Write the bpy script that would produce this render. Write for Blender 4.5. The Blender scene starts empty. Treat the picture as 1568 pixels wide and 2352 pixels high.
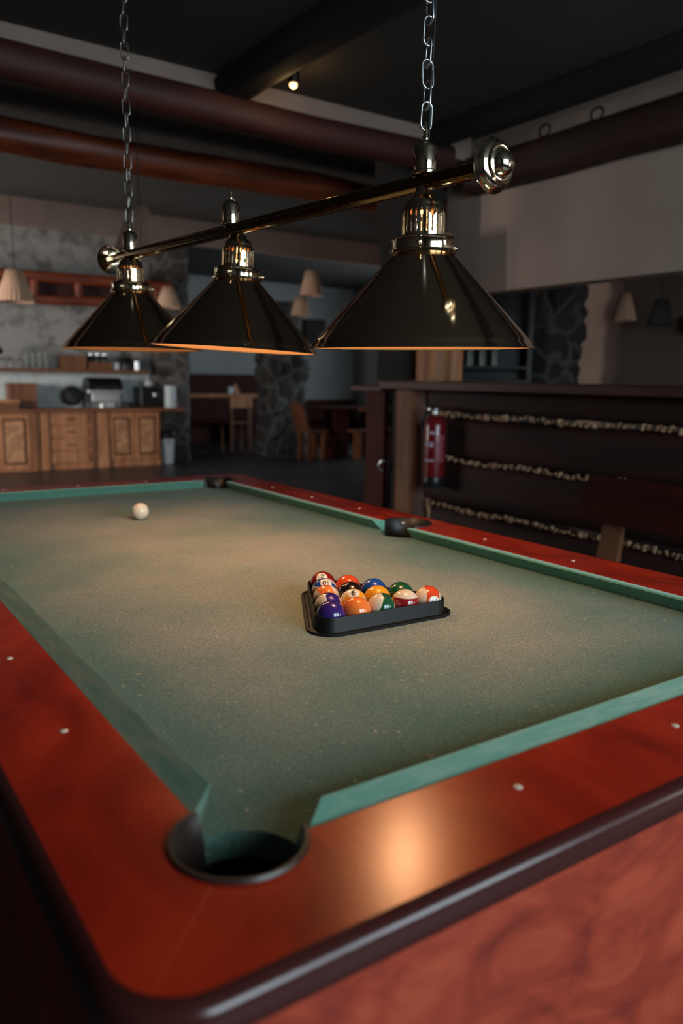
import bpy, bmesh, math, random
from mathutils import Vector, Matrix, noise
random.seed(7)
PI = math.pi
sc = bpy.context.scene
COL = sc.collection

# ------------------------------------------------------------------ camera, world, lights, exposure
ZC = 0.82                                            # height of the cloth above the floor
CAM = Vector((-0.3461, -0.6653, 1.3009)); YAW, PITCH, ROLL, FPX = 0.60018, -0.166356, 0.01559, 1816.67
fwd = Vector((math.sin(YAW)*math.cos(PITCH), math.cos(YAW)*math.cos(PITCH), math.sin(PITCH)))
rgt0 = Vector((math.cos(YAW), -math.sin(YAW), 0)); up0 = rgt0.cross(fwd)
rgt = math.cos(ROLL)*rgt0 + math.sin(ROLL)*up0
upv = -math.sin(ROLL)*rgt0 + math.cos(ROLL)*up0
cd = bpy.data.cameras.new('camera'); cam = bpy.data.objects.new('camera', cd); COL.objects.link(cam)
cam.matrix_world = Matrix(((rgt.x, upv.x, -fwd.x, CAM.x), (rgt.y, upv.y, -fwd.y, CAM.y), (rgt.z, upv.z, -fwd.z, CAM.z), (0, 0, 0, 1)))
cd.sensor_fit = 'VERTICAL'; cd.sensor_height = 36; cd.sensor_width = 24; cd.lens = 36*FPX/2352
cd.clip_start = 0.02; cd.clip_end = 100
cd.dof.use_dof = True; cd.dof.focus_distance = 1.62; cd.dof.aperture_fstop = 2.6
sc.camera = cam
sc.view_settings.view_transform = 'Standard'; sc.view_settings.look = 'None'
sc.view_settings.gamma = 1; sc.view_settings.exposure = 0.0; sc.view_settings.use_curve_mapping = False
wd = bpy.data.worlds.new('world'); sc.world = wd; wd.use_nodes = True
wd.node_tree.nodes['Background'].inputs[0].default_value = (0.5, 0.7, 0.9, 1)
wd.node_tree.nodes['Background'].inputs[1].default_value = 0.25

def area(name, loc, aim, sx, sy, power, color):
    l = bpy.data.lights.new(name, 'AREA'); l.shape = 'RECTANGLE'; l.size = sx; l.size_y = sy
    l.energy = power; l.color = color
    o = bpy.data.objects.new(name, l); COL.objects.link(o); o.location = loc
    o.rotation_euler = Vector(aim).to_track_quat('-Z', 'Y').to_euler()
    return o
DAY = (0.72, 0.9, 1.0)
BACK_WIN = [(-0.15, 1.35), (1.55, 3.05)]          # window openings in the wall behind the camera (x ranges)
ADDED_LEFT_WIN = [(6.0, 7.4), (8.2, 9.6)]   # unseen left wall openings, added to light the buffet (y ranges)
LEFT_POW = [330, 60]
for a, b in BACK_WIN: area('window_daylight', ((a+b)/2, -3.52, 2.02), (0, 1, -0.03), b-a, 1.86, 98, DAY)
for (a, b), pw in zip(ADDED_LEFT_WIN, LEFT_POW): area('window_daylight', (-3.32, (a+b)/2, 1.6), (1, 0, 0), b-a, 1.4, pw, (1.0, 0.93, 0.86))  # added daylight through the unseen left openings
FAR_WIN = (9.3, 11.1)
area('window_daylight', (10.42, 10.2, 1.6), (-1, 0.25, 0), 1.8, 1.3, 85, (0.78, 0.92, 1.0))
BARROOM_WIN = (4.2, 6.0)           # window behind the bar room, out of frame on the right
area('window_daylight', (5.1, -3.52, 1.5), (0.1, 1, 0), 1.8, 1.3, 40, (1.0, 0.9, 0.84))
LAMPS = [(0.677, 0.567, 1.363, -0.8), (0.641, 1.270, 1.375, 2.7), (0.566, 1.880, 1.385, 0.0)]
LAMP_POWER = [7.4, 10.0, 2.8]
WARM = (1.0, 0.66, 0.36)

# ------------------------------------------------------------------ materials
def new_mat(name):
    m = bpy.data.materials.new(name); m.use_nodes = True
    nt = m.node_tree; b = nt.nodes['Principled BSDF']
    return m, nt, b
def plain(name, c, rough=0.5, metal=0.0, **k):
    m, nt, b = new_mat(name)
    b.inputs['Base Color'].default_value = (*c, 1); b.inputs['Roughness'].default_value = rough; b.inputs['Metallic'].default_value = metal
    for kk, v in k.items(): b.inputs[kk.replace('_', ' ')].default_value = v
    return m
def noisy(name, c1, c2, scale=(5, 5, 5), rough=0.5, detail=5, dist=0.0, lo=0.3, hi=0.7, bump=0.0, metal=0.0, kind='noise', c3=None, spec=None, coat=0, wave_dist=6, **k):
    m, nt, b = new_mat(name)
    tc = nt.nodes.new('ShaderNodeTexCoord'); mp = nt.nodes.new('ShaderNodeMapping'); mp.inputs['Scale'].default_value = scale
    nt.links.new(tc.outputs['Object'], mp.inputs['Vector'])
    if kind == 'noise':
        t = nt.nodes.new('ShaderNodeTexNoise'); t.inputs['Scale'].default_value = 1; t.inputs['Detail'].default_value = detail; t.inputs['Distortion'].default_value = dist
        out = t.outputs['Fac']
    elif kind == 'wave':
        t = nt.nodes.new('ShaderNodeTexWave'); t.inputs['Scale'].default_value = 1; t.inputs['Distortion'].default_value = wave_dist; t.inputs['Detail'].default_value = 3
        t.inputs['Detail Scale'].default_value = 1.2
        out = t.outputs['Fac']
    nt.links.new(mp.outputs[0], t.inputs['Vector'])
    r = nt.nodes.new('ShaderNodeValToRGB'); r.color_ramp.elements[0].position = lo; r.color_ramp.elements[1].position = hi
    r.color_ramp.elements[0].color = (*c1, 1); r.color_ramp.elements[1].color = (*c2, 1)
    if c3: e = r.color_ramp.elements.new((lo+hi)/2); e.color = (*c3, 1)
    nt.links.new(out, r.inputs[0]); nt.links.new(r.outputs[0], b.inputs['Base Color'])
    b.inputs['Roughness'].default_value = rough; b.inputs['Metallic'].default_value = metal
    if coat: b.inputs['Coat Weight'].default_value = coat; b.inputs['Coat Roughness'].default_value = 0.15
    if bump:
        bp = nt.nodes.new('ShaderNodeBump'); bp.inputs['Strength'].default_value = bump; bp.inputs['Distance'].default_value = 0.01
        nt.links.new(out, bp.inputs['Height']); nt.links.new(bp.outputs[0], b.inputs['Normal'])
    for kk, v in k.items(): b.inputs[kk.replace('_', ' ')].default_value = v
    return m
M = {}
# worn cloth of the bed: green wool, chalk haze, lint and specks
def cloth_mat():
    m, nt, b = new_mat('bed_cloth')
    N = nt.nodes.new; L = nt.links.new
    tc = N('ShaderNodeTexCoord')
    def nz(s, d=4, sc3=(1, 1, 1), dist=0):
        mp = N('ShaderNodeMapping'); mp.inputs['Scale'].default_value = sc3; L(tc.outputs['Object'], mp.inputs[0])
        t = N('ShaderNodeTexNoise'); t.inputs['Scale'].default_value = s; t.inputs['Detail'].default_value = d; t.inputs['Distortion'].default_value = dist
        L(mp.outputs[0], t.inputs['Vector']); return t.outputs['Fac']
    def ramp(f, p0, c0, p1, c1):
        r = N('ShaderNodeValToRGB'); r.color_ramp.elements[0].position = p0; r.color_ramp.elements[0].color = (*c0, 1)
        r.color_ramp.elements[1].position = p1; r.color_ramp.elements[1].color = (*c1, 1); L(f, r.inputs[0]); return r.outputs[0]
    def mix(f, a, c):
        x = N('ShaderNodeMix'); x.data_type = 'RGBA'; L(f, x.inputs[0]); L(a, x.inputs[6]); L(c, x.inputs[7]); return x.outputs[2]
    def const(c):
        x = N('ShaderNodeRGB'); x.outputs[0].default_value = (*c, 1); return x.outputs[0]
    sxyz = N('ShaderNodeSeparateXYZ'); L(tc.outputs['Object'], sxyz.inputs[0])
    def mth(op, a, c):
        x = N('ShaderNodeMath'); x.operation = op
        for i, q in enumerate((a, c)):
            if isinstance(q, (int, float)): x.inputs[i].default_value = q
            else: L(q, x.inputs[i])
        return x.outputs[0]
    # middle worn pale by play; lamp falloff towards the cushions is painted in as well
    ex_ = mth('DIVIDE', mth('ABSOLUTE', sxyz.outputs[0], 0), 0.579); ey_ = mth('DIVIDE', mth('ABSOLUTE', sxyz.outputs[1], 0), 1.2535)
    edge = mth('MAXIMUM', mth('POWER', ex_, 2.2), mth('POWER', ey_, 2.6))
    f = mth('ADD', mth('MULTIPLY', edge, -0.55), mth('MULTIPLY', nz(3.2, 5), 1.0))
    wear_and_falloff = ramp(f, -0.0, CL1, 0.62, CL2)
    fine = ramp(nz(260, 2), 0.35, (0.74, 0.74, 0.74), 0.68, (1.3, 1.3, 1.3))
    mul = N('ShaderNodeMix'); mul.data_type = 'RGBA'; mul.blend_type = 'MULTIPLY'; mul.inputs[0].default_value = 1; L(wear_and_falloff, mul.inputs[6]); L(fine, mul.inputs[7])
    col = mul.outputs[2]
    fleck = ramp(nz(150, 1, (1, 0.5, 1), 0.6), 0.71, (0, 0, 0), 0.76, (1, 1, 1)); col = mix(fleck, col, const((0.40, 0.37, 0.27)))
    v = N('ShaderNodeTexVoronoi'); v.inputs['Scale'].default_value = 9; L(tc.outputs['Object'], v.inputs['Vector'])
    spot = ramp(v.outputs['Distance'], 0.028, (1, 1, 1), 0.05, (0, 0, 0)); col = mix(spot, col, const((0.36, 0.30, 0.20)))
    v2 = N('ShaderNodeTexVoronoi'); v2.inputs['Scale'].default_value = 6.3; L(tc.outputs['Object'], v2.inputs['Vector'])
    spot2 = ramp(v2.outputs['Distance'], 0.014, (1, 1, 1), 0.022, (0, 0, 0)); col = mix(spot2, col, const((0.02, 0.02, 0.015)))
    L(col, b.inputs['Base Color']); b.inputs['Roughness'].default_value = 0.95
    b.inputs['Sheen Weight'].default_value = 0.12; b.inputs['Sheen Roughness'].default_value = 0.5; b.inputs['Specular IOR Level'].default_value = 0.1
    bp = N('ShaderNodeBump'); bp.inputs['Strength'].default_value = 0.25; bp.inputs['Distance'].default_value = 0.001; L(nz(300, 2), bp.inputs['Height']); L(bp.outputs[0], b.inputs['Normal'])
    return m
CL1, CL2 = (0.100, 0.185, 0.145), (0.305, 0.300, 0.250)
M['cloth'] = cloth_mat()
M['cushion'] = noisy('cushion_cloth', (0.11, 0.34, 0.265), (0.15, 0.39, 0.31), (90, 90, 90), 0.95, lo=0.35, hi=0.65, Sheen_Weight=0.25, Specular_IOR_Level=0.1)
M['near_cushion'] = noisy('streaked_cushion_cloth', (0.13, 0.36, 0.28), (0.26, 0.46, 0.38), (14, 60, 40), 0.95, detail=6, dist=1.0, lo=0.42, hi=0.75, Sheen_Weight=0.25, Specular_IOR_Level=0.1)
M['left_cushion'] = noisy('dusty_shaded_cushion_cloth', (0.075, 0.175, 0.130), (0.17, 0.225, 0.165), (60, 9, 40), 0.95, detail=6, dist=0.8, lo=0.38, hi=0.7, Sheen_Weight=0.1, Specular_IOR_Level=0.1)  # dusty, and darkened for the weaker light on the left rail
M['rail'] = noisy('rail_veneer', (0.24, 0.013, 0.006), (0.52, 0.038, 0.010), (7, 3.5, 4), 0.26, detail=6, dist=1.4, lo=0.3, hi=0.72, c3=(0.39, 0.022, 0.008), coat=0.0)
M['rail'].node_tree.nodes['Principled BSDF'].inputs['Specular Tint'].default_value = (1.0, 0.55, 0.30, 1)
M['rail'].node_tree.nodes['Principled BSDF'].inputs['Coat Roughness'].default_value = 0.33
M['apron'] = noisy('apron_burl', (0.20, 0.021, 0.010), (0.50, 0.078, 0.032), (5, 5, 9), 0.42, detail=7, dist=2.6, lo=0.28, hi=0.7, c3=(0.37, 0.045, 0.019), coat=0.1)
M['band'] = plain('edge_band', (0.060, 0.014, 0.012), 0.22)
M['blackplastic'] = plain('black_plastic', (0.010, 0.009, 0.009), 0.42)
M['rack'] = plain('rack_plastic', (0.005, 0.005, 0.005), 0.5, Specular_IOR_Level=0.3)
M['liner'] = plain('liner_plastic', (0.022, 0.014, 0.011), 0.34)
M['pit'] = plain('pocket_dark', (0.006, 0.006, 0.006), 0.8)
M['sight'] = plain('sight_pearl', (0.75, 0.62, 0.50), 0.3)
M['brass'] = plain('polished_brass', (0.80, 0.69, 0.50), 0.10, 1.0)
M['brass_dark'] = plain('tarnished_brass', (0.86, 0.64, 0.44), 0.09, 1.0)
M['brass_tube'] = plain('tube_brass', (0.33, 0.23, 0.12), 0.12, 1.0)
M['chain'] = plain('chain_steel', (0.55, 0.57, 0.58), 0.28, 1.0)
M['chain_dark'] = plain('chain_bronze', (0.32, 0.30, 0.27), 0.3, 1.0)
M['enamel'] = plain('shade_enamel', (0.30, 0.155, 0.065), 0.8)
def emit(name, c, s):
    m, nt, b = new_mat(name); b.inputs['Base Color'].default_value = (*c, 1); b.inputs['Emission Color'].default_value = (*c, 1); b.inputs['Emission Strength'].default_value = s
    return m
M['bulb'] = emit('glowing_bulb', (1.0, 0.55, 0.22), 6)
M['spot'] = emit('spot_bulb', (1.0, 0.55, 0.20), 7)
M['plaster'] = noisy('plaster', (0.25, 0.178, 0.145), (0.30, 0.215, 0.175), (3, 3, 3), 0.9)
M['plaster_cool'] = noisy('plaster_pale', (0.40, 0.40, 0.40), (0.46, 0.46, 0.46), (2, 2, 2), 0.9)
M['wainscot'] = noisy('dark_wainscot', (0.020, 0.012, 0.009), (0.045, 0.024, 0.016), (8, 8, 1), 0.7)
M['ceiling'] = noisy('ceiling_paint', (0.046, 0.041, 0.037), (0.058, 0.052, 0.047), (1.5, 1.5, 1.5), 0.95)
M['stucco'] = noisy('mottled_stucco', (0.20, 0.19, 0.18), (0.40, 0.39, 0.37), (5, 5, 5), 0.9, detail=7, dist=0.5, lo=0.33, hi=0.55, bump=0.3)
M['splash'] = noisy('backsplash_stucco', (0.52, 0.58, 0.58), (0.78, 0.85, 0.85), (5, 5, 5), 0.8, detail=6, lo=0.3, hi=0.55)
M['floor'] = noisy('slate_floor', (0.028, 0.030, 0.036), (0.050, 0.052, 0.062), (1.3, 1.3, 1.3), 0.38, detail=4)
M['log'] = noisy('stained_log', (0.028, 0.007, 0.005), (0.085, 0.017, 0.010), (1.2, 9, 9), 0.65, detail=5, dist=0.8, lo=0.3, hi=0.75)
M['log_red'] = noisy('red_stained_log', (0.09, 0.018, 0.008), (0.34, 0.070, 0.022), (1.4, 8, 8), 0.42, detail=5, dist=0.9, lo=0.3, hi=0.72)
M['log_y'] = noisy('stained_log_lengthwise', (0.018, 0.007, 0.006), (0.055, 0.016, 0.011), (9, 1.2, 9), 0.7, detail=5, dist=0.8, lo=0.3, hi=0.75)
M['dark'] = noisy('black_stained_beam', (0.006, 0.005, 0.004), (0.016, 0.011, 0.009), (6, 1, 6), 0.9)
M['post'] = noisy('log_post', (0.08, 0.028, 0.013), (0.28, 0.105, 0.042), (11, 11, 1.2), 0.6, detail=5, dist=0.7, lo=0.3, hi=0.7)
M['bar_log'] = noisy('bar_planking', (0.015, 0.0045, 0.003), (0.050, 0.011, 0.006), (6, 1.3, 8), 0.7, detail=5, dist=0.9, lo=0.3, hi=0.75)
M['post_light'] = noisy('pale_log_post', (0.20, 0.08, 0.035), (0.55, 0.24, 0.10), (11, 11, 1.2), 0.6, detail=5, dist=0.7, lo=0.3, hi=0.7)
M['bar_top'] = noisy('bar_counter_wood', (0.030, 0.008, 0.006), (0.075, 0.016, 0.010), (9, 1.0, 9), 0.5, detail=5)
M['bark'] = noisy('bark_chips', (0.18, 0.075, 0.035), (0.80, 0.50, 0.30), (40, 40, 40), 0.7)
M['pine'] = noisy('honey_pine', (0.42, 0.155, 0.065), (0.72, 0.33, 0.155), (9, 9, 1.6), 0.45, detail=5, dist=0.9, lo=0.3, hi=0.7)
M['pine_panel'] = noisy('burl_pine_panel', (0.36, 0.145, 0.06), (0.80, 0.42, 0.22), (6, 6, 4), 0.45, detail=6, dist=2.2, lo=0.3, hi=0.65)
M['pine_dark'] = noisy('dark_pine', (0.15, 0.055, 0.022), (0.30, 0.12, 0.05), (9, 9, 1.5), 0.5, detail=5)
M['pine_x'] = noisy('pine_worktop', (0.22, 0.075, 0.030), (0.40, 0.155, 0.065), (1.4, 9, 9), 0.45, detail=5)
M['groove'] = plain('routed_groove', (0.13, 0.045, 0.018), 0.6)
M['brown_furniture'] = noisy('brown_furniture_wood', (0.09, 0.030, 0.012), (0.21, 0.075, 0.030), (9, 9, 1.5), 0.55, detail=5)
M['plaster_lit'] = noisy('lit_plaster', (0.42, 0.31, 0.25), (0.48, 0.36, 0.295), (2, 2, 2), 0.9)  # lit copy of the plaster, paler for daylight on the bar bulkhead
M['redwood'] = noisy('red_brown_board', (0.030, 0.005, 0.003), (0.070, 0.011, 0.006), (9, 1.2, 9), 0.65, Specular_IOR_Level=0.2, detail=5)
M['iron'] = plain('dark_iron', (0.03, 0.025, 0.02), 0.45, 0.8)
M['chrome'] = plain('chrome', (0.75, 0.78, 0.8), 0.3, 1.0)
M['black'] = plain('black_enamel', (0.012, 0.012, 0.013), 0.35)
M['glass'] = plain('drinking_glass', (0.85, 0.9, 0.9), 0.04, Transmission_Weight=0.9, IOR=1.3)
M['white'] = plain('white_ceramic', (0.72, 0.76, 0.78), 0.35)
M['bin'] = plain('bin_plastic', (0.62, 0.70, 0.74), 0.45)
M['fabric'] = noisy('pleated_shade_cloth', (0.55, 0.34, 0.23), (0.68, 0.44, 0.30), (20, 20, 4), 0.9, Subsurface_Weight=0.0)
M['red'] = plain('extinguisher_red', (0.19, 0.006, 0.010), 0.3, Coat_Weight=0.4)
M['label'] = plain('label_print', (0.42, 0.12, 0.14), 0.5)
M['label_white'] = plain('label_white_print', (0.45, 0.40, 0.50), 0.5)
M['frame'] = plain('window_frame_wood', (0.10, 0.05, 0.03), 0.5)
M['ivory'] = plain('cue_ball_ivory', (0.80, 0.72, 0.60), 0.12, Coat_Weight=0.5)
def stone_mat(name, c1, c2, mortar, scale):
    m, nt, b = new_mat(name); N = nt.nodes.new; L = nt.links.new
    tc = N('ShaderNodeTexCoord'); v = N('ShaderNodeTexVoronoi'); v.inputs['Scale'].default_value = scale; L(tc.outputs['Object'], v.inputs['Vector'])
    e = N('ShaderNodeTexVoronoi'); e.feature = 'DISTANCE_TO_EDGE'; e.inputs['Scale'].default_value = scale; L(tc.outputs['Object'], e.inputs['Vector'])
    r = N('ShaderNodeValToRGB'); r.color_ramp.elements[0].color = (*c1, 1); r.color_ramp.elements[1].color = (*c2, 1)
    sp = N('ShaderNodeSeparateColor'); L(v.outputs['Color'], sp.inputs[0]); L(sp.outputs[0], r.inputs[0])
    rr = N('ShaderNodeValToRGB'); rr.color_ramp.elements[0].position = 0.03; rr.color_ramp.elements[1].position = 0.07
    L(e.outputs['Distance'], rr.inputs[0])
    x = N('ShaderNodeMix'); x.data_type = 'RGBA'; x.inputs[6].default_value = (*mortar, 1); L(rr.outputs[0], x.inputs[0]); L(r.outputs[0], x.inputs[7])
    L(x.outputs[2], b.inputs['Base Color']); b.inputs['Roughness'].default_value = 0.85
    return m
M['stone'] = stone_mat('rubble_stone', (0.022, 0.020, 0.018), (0.060, 0.055, 0.052), (0.095, 0.095, 0.092), 3.2)
M['stone_brown'] = stone_mat('brown_rubble_stone', (0.075, 0.06, 0.05), (0.16, 0.13, 0.11), (0.20, 0.18, 0.165), 3.4)

# ------------------------------------------------------------------ builders
WM = {}
def finish(name, me, m, parent, smooth, ang=40):
    o = bpy.data.objects.new(name, me)
    if m: me.materials.append(m)
    if smooth:
        for p in me.polygons: p.use_smooth = True
        me.set_sharp_from_angle(angle=math.radians(ang))
    COL.objects.link(o); return o
def obj(name, bm, m, parent=None, smooth=True, bevel=0, ang=40, label=None, kind=None, origin=None):
    """link bm (world coordinates) as one mesh object; children keep their thing's origin"""
    bmesh.ops.recalc_face_normals(bm, faces=bm.faces)
    if parent is not None:
        mw = WM[parent.name]
    else:
        if origin is None:
            xs = [v.co for v in bm.verts]; mn = Vector([min(c[i] for c in xs) for i in range(3)]); mx = Vector([max(c[i] for c in xs) for i in range(3)])
            origin = ((mn.x+mx.x)/2, (mn.y+mx.y)/2, mn.z)
        mw = Matrix.Translation(origin)
    bm.transform(mw.inverted())
    me = bpy.data.meshes.new(name); bm.to_mesh(me); bm.free()
    o = finish(name, me, m, parent, smooth, ang)
    if parent is not None:
        o.parent = parent; WM[o.name] = mw
    else:
        o.location = mw.translation; WM[o.name] = mw
    if bevel:
        md = o.modifiers.new('bevel', 'BEVEL'); md.width = bevel; md.segments = 3; md.limit_method = 'ANGLE'; md.angle_limit = math.radians(40)
    if label: o['label'] = label
    if kind: o['kind'] = kind
    return o
def thing(name, label, cat, loc, rz=0, group=None):
    o = bpy.data.objects.new(name, None); COL.objects.link(o); o.empty_display_size = 0.05
    o.location = loc; o.rotation_euler = (0, 0, rz); WM[o.name] = Matrix.Translation(loc) @ Matrix.Rotation(rz, 4, 'Z')
    o['label'] = label; o['category'] = cat
    if group: o['group'] = group
    return o
def tag(o, label, cat, group=None):
    o['label'] = label; o['category'] = cat
    if group: o['group'] = group
    return o
def struct(name, bm, m, smooth=False, bevel=0, parent=None):
    o = obj(name, bm, m, parent, smooth, bevel)
    if parent is None: o['kind'] = 'structure'
    return o
def copy_thing(src, loc, label, rz=None, scale=None):
    r = src.copy(); COL.objects.link(r); r.location = loc; r['label'] = label
    if rz is not None: r.rotation_euler = (0, 0, rz)
    if scale: r.scale = (scale,)*3
    for ch in list(src.children):
        c = ch.copy(); COL.objects.link(c); c.parent = r
        for g in list(ch.children):
            d = g.copy(); COL.objects.link(d); d.parent = c
    return r
def BM(): return bmesh.new()
def quadbox(bm, P):
    v = [bm.verts.new(p) for p in P]
    for f in ((0, 3, 2, 1), (4, 5, 6, 7), (0, 1, 5, 4), (1, 2, 6, 5), (2, 3, 7, 6), (3, 0, 4, 7)): bm.faces.new([v[i] for i in f])
def box(bm, x0, x1, y0, y1, z0, z1):
    quadbox(bm, [(x0, y0, z0), (x1, y0, z0), (x1, y1, z0), (x0, y1, z0), (x0, y0, z1), (x1, y0, z1), (x1, y1, z1), (x0, y1, z1)]); return bm
def prism(bm, poly, z0, z1):
    a = [bm.verts.new((x, y, z0)) for x, y in poly]; b = [bm.verts.new((x, y, z1)) for x, y in poly]
    n = len(poly)
    bm.faces.new(a[::-1]); bm.faces.new(b)
    for i in range(n): bm.faces.new((a[i], a[(i+1) % n], b[(i+1) % n], b[i]))
    return bm
def frame_of(d):
    d = Vector(d).normalized(); u = d.cross(Vector((0, 0, 1)) if abs(d.z) < 0.9 else Vector((1, 0, 0))).normalized(); return d, u, d.cross(u).normalized()
def lathe(bm, prof, loc=(0, 0, 0), axis=(0, 0, 1), seg=40, rad=None, caps=True):
    """profile of (radius, height) spun about axis through loc"""
    d, u, w = frame_of(axis); loc = Vector(loc); rings = []
    for r, h in prof:
        if r < 1e-6: rings.append([bm.verts.new(loc+d*h)]); continue
        ring = []
        for i in range(seg):
            a = 2*PI*i/seg; rr = r*(rad(a, h) if rad else 1)
            ring.append(bm.verts.new(loc+d*h+u*(rr*math.cos(a))+w*(rr*math.sin(a))))
        rings.append(ring)
    for A, B in zip(rings, rings[1:]):
        if len(A) == 1 and len(B) == 1: continue
        for i in range(seg):
            j = (i+1) % seg
            if len(A) == 1: bm.faces.new((A[0], B[i], B[j]))
            elif len(B) == 1: bm.faces.new((A[i], A[j], B[0]))
            else: bm.faces.new((A[i], A[j], B[j], B[i]))
    if caps:
        if len(rings[0]) > 1: bm.faces.new(rings[0][::-1])
        if len(rings[-1]) > 1: bm.faces.new(rings[-1])
    return bm
def cyl(bm, p0, p1, r0, r1=None, seg=20):
    p0, p1 = Vector(p0), Vector(p1)
    return lathe(bm, [(r0, 0), (r1 if r1 is not None else r0, (p1-p0).length)], p0, p1-p0, seg)
def tube(bm, pts, r, seg=8, closed=False):
    pts = [Vector(p) for p in pts]; n = len(pts); rings = []
    up = None
    for i, p in enumerate(pts):
        a = pts[(i-1) % n] if (closed or i > 0) else p; b = pts[(i+1) % n] if (closed or i < n-1) else p
        t = (b-a).normalized()
        if up is None: up = t.cross(Vector((0.31, 0.2, 0.93))).normalized()
        u = (up - t*up.dot(t)).normalized(); up = u; w = t.cross(u)
        rings.append([bm.verts.new(p+u*(r*math.cos(2*PI*k/seg))+w*(r*math.sin(2*PI*k/seg))) for k in range(seg)])
    for i in range(n if closed else n-1):
        A, B = rings[i], rings[(i+1) % n]
        for k in range(seg): bm.faces.new((A[k], A[(k+1) % seg], B[(k+1) % seg], B[k]))
    if not closed: bm.faces.new(rings[0][::-1]); bm.faces.new(rings[-1])
    return bm
def sphere(bm, c, r, seg=32, rings=18, sz=1.0):
    return lathe(bm, [(r*math.sin(PI*i/rings), -r*sz*math.cos(PI*i/rings)) for i in range(rings+1)], c, (0, 0, 1), seg)
def log(bm, p0, p1, ry, rz=None, n=36, seg=28, amp=0.06, seed=0.0, taper=1.0, sq=2.0):
    """a hewn log: bent, lumpy cylinder"""
    p0, p1 = Vector(p0), Vector(p1); d, u, w = frame_of(p1-p0); L = (p1-p0).length; rz = rz or ry; rings = []
    for i in range(n+1):
        t = i/n; c = p0+d*(L*t)
        c += u*(0.25*ry*noise.noise(Vector((t*L*0.8, seed, 1.7))))+w*(0.25*ry*noise.noise(Vector((t*L*0.8, 5.2, seed))))
        ring = []
        for k in range(seg):
            a = 2*PI*k/seg
            f = 1+amp*noise.noise(Vector((t*L*1.6+seed, math.cos(a)*1.2, math.sin(a)*1.2)))*2.2
            ca, sa = math.cos(a), math.sin(a); q = (abs(ca)**sq+abs(sa)**sq)**(-1/sq)
            s = f*q*(1+(taper-1)*t)
            ring.append(bm.verts.new(c+u*(ry*s*ca)+w*(rz*s*sa)))
        rings.append(ring)
    for A, B in zip(rings, rings[1:]):
        for k in range(seg): bm.faces.new((A[k], A[(k+1) % seg], B[(k+1) % seg], B[k]))
    bm.faces.new(rings[0][::-1]); bm.faces.new(rings[-1])
    return bm
def stone_column(bm, cx, cy, hx, hy, z0, z1, seed, amp=0.07, seg=64, n=60, bulges=()):
    rings = []
    for i in range(n+1):
        z = z0+(z1-z0)*i/n; ring = []
        for k in range(seg):
            a = 2*PI*k/seg; ca, sa = math.cos(a), math.sin(a); q = (abs(ca)**5+abs(sa)**5)**(-1/5)
            x, y = cx+hx*q*ca, cy+hy*q*sa
            p = Vector((x, y, z))
            dist, pts = noise.voronoi(p*3.2+Vector((seed, 0, 0)))
            edge = min(1.0, (dist[1]-dist[0])*3.2)
            b = amp*edge*(0.5+abs(noise.noise(pts[0]*3.1)))
            for bx, bz, br, ba in bulges:
                dd = ((ca-bx)**2+((z-bz)/br)**2)
                if dd < 1: b += ba*(1-dd)
            ring.append(bm.verts.new((x+ca*b, y+sa*b, z)))
        rings.append(ring)
    for A, B in zip(rings, rings[1:]):
        for k in range(seg): bm.faces.new((A[k], A[(k+1) % seg], B[(k+1) % seg], B[k]))
    bm.faces.new(rings[0][::-1]); bm.faces.new(rings[-1]); return bm

# ------------------------------------------------------------------ the room
CEIL = 3.0
def wall_with_openings(name, axis, c0, c1, a0, a1, z0, z1, ops, m):
    """wall slab between c0..c1 on its thin axis, with rectangular openings (a, b, zlo, zhi)"""
    bm = BM()
    def b(s0, s1, q0, q1):
        if axis == 'y': box(bm, s0, s1, c0, c1, q0, q1)
        else: box(bm, c0, c1, s0, s1, q0, q1)
    cur = a0
    for (s, e, lo, hi) in sorted(ops):
        b(cur, s, z0, z1); b(s, e, z0, lo); b(s, e, hi, z1); cur = e
    b(cur, a1, z0, z1)
    return struct(name, bm, m)
struct('floor', box(BM(), -3.3, 10.4, -3.5, 14.6, -0.1, 0), M['floor'])
struct('ceiling', box(BM(), -3.3, 7.1, -3.5, 7.9, CEIL, CEIL+0.1), M['ceiling'])
cb = BM(); box(cb, -3.3, 10.4, 7.9, 14.6, 3.3, 3.4); box(cb, 7.1, 10.4, -3.5, 7.9, CEIL, CEIL+0.1); box(cb, -3.3, 10.4, 7.88, 7.9, 3.0, 3.3)
struct('ceiling', cb, M['ceiling'])
wall_with_openings('wall_back', 'y', -3.5, -3.4, -3.3, 10.4, 0, CEIL, [(a, b, 1.1, 2.95) for a, b in BACK_WIN]+[(*BARROOM_WIN, 0.85, 2.15)], M['plaster'])
wall_with_openings('wall_left_or_added', 'x', -3.3, -3.2, -3.4, 14.5, 0, 3.3, [(a, b, 0.9, 2.3) for a, b in ADDED_LEFT_WIN], M['plaster'])
wall_with_openings('wall_right', 'x', 10.3, 10.4, -3.4, 14.5, 0, 3.3, [(*FAR_WIN, 0.95, 2.25)], M['plaster_cool'])
struct('wall_left_or_added', box(BM(), -1.95, -1.85, -3.4, 6.3, 0, CEIL), M['wainscot'])  # added unseen wall, keeps the left window light off the table
struct('wall_left_or_added', box(BM(), -3.2, -1.95, 6.2, 6.3, 0, CEIL), M['plaster'])  # return of the added wall, closing off the same light
struct('wall_front', box(BM(), -3.3, 10.4, 14.5, 14.6, 0, 3.3), M['plaster_cool'])
struct('wall_buffet', box(BM(), -3.2, 4.15, 11.1, 11.25, 0, 3.3), M['stucco'])
struct('trim_4', box(BM(), 1.3, 4.10, 11.085, 11.1, 0.84, 1.335), M['splash'])
struct('wall_partition', box(BM(), 7.0, 7.1, -3.4, 8.2, 0, CEIL), M['plaster'])
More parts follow.
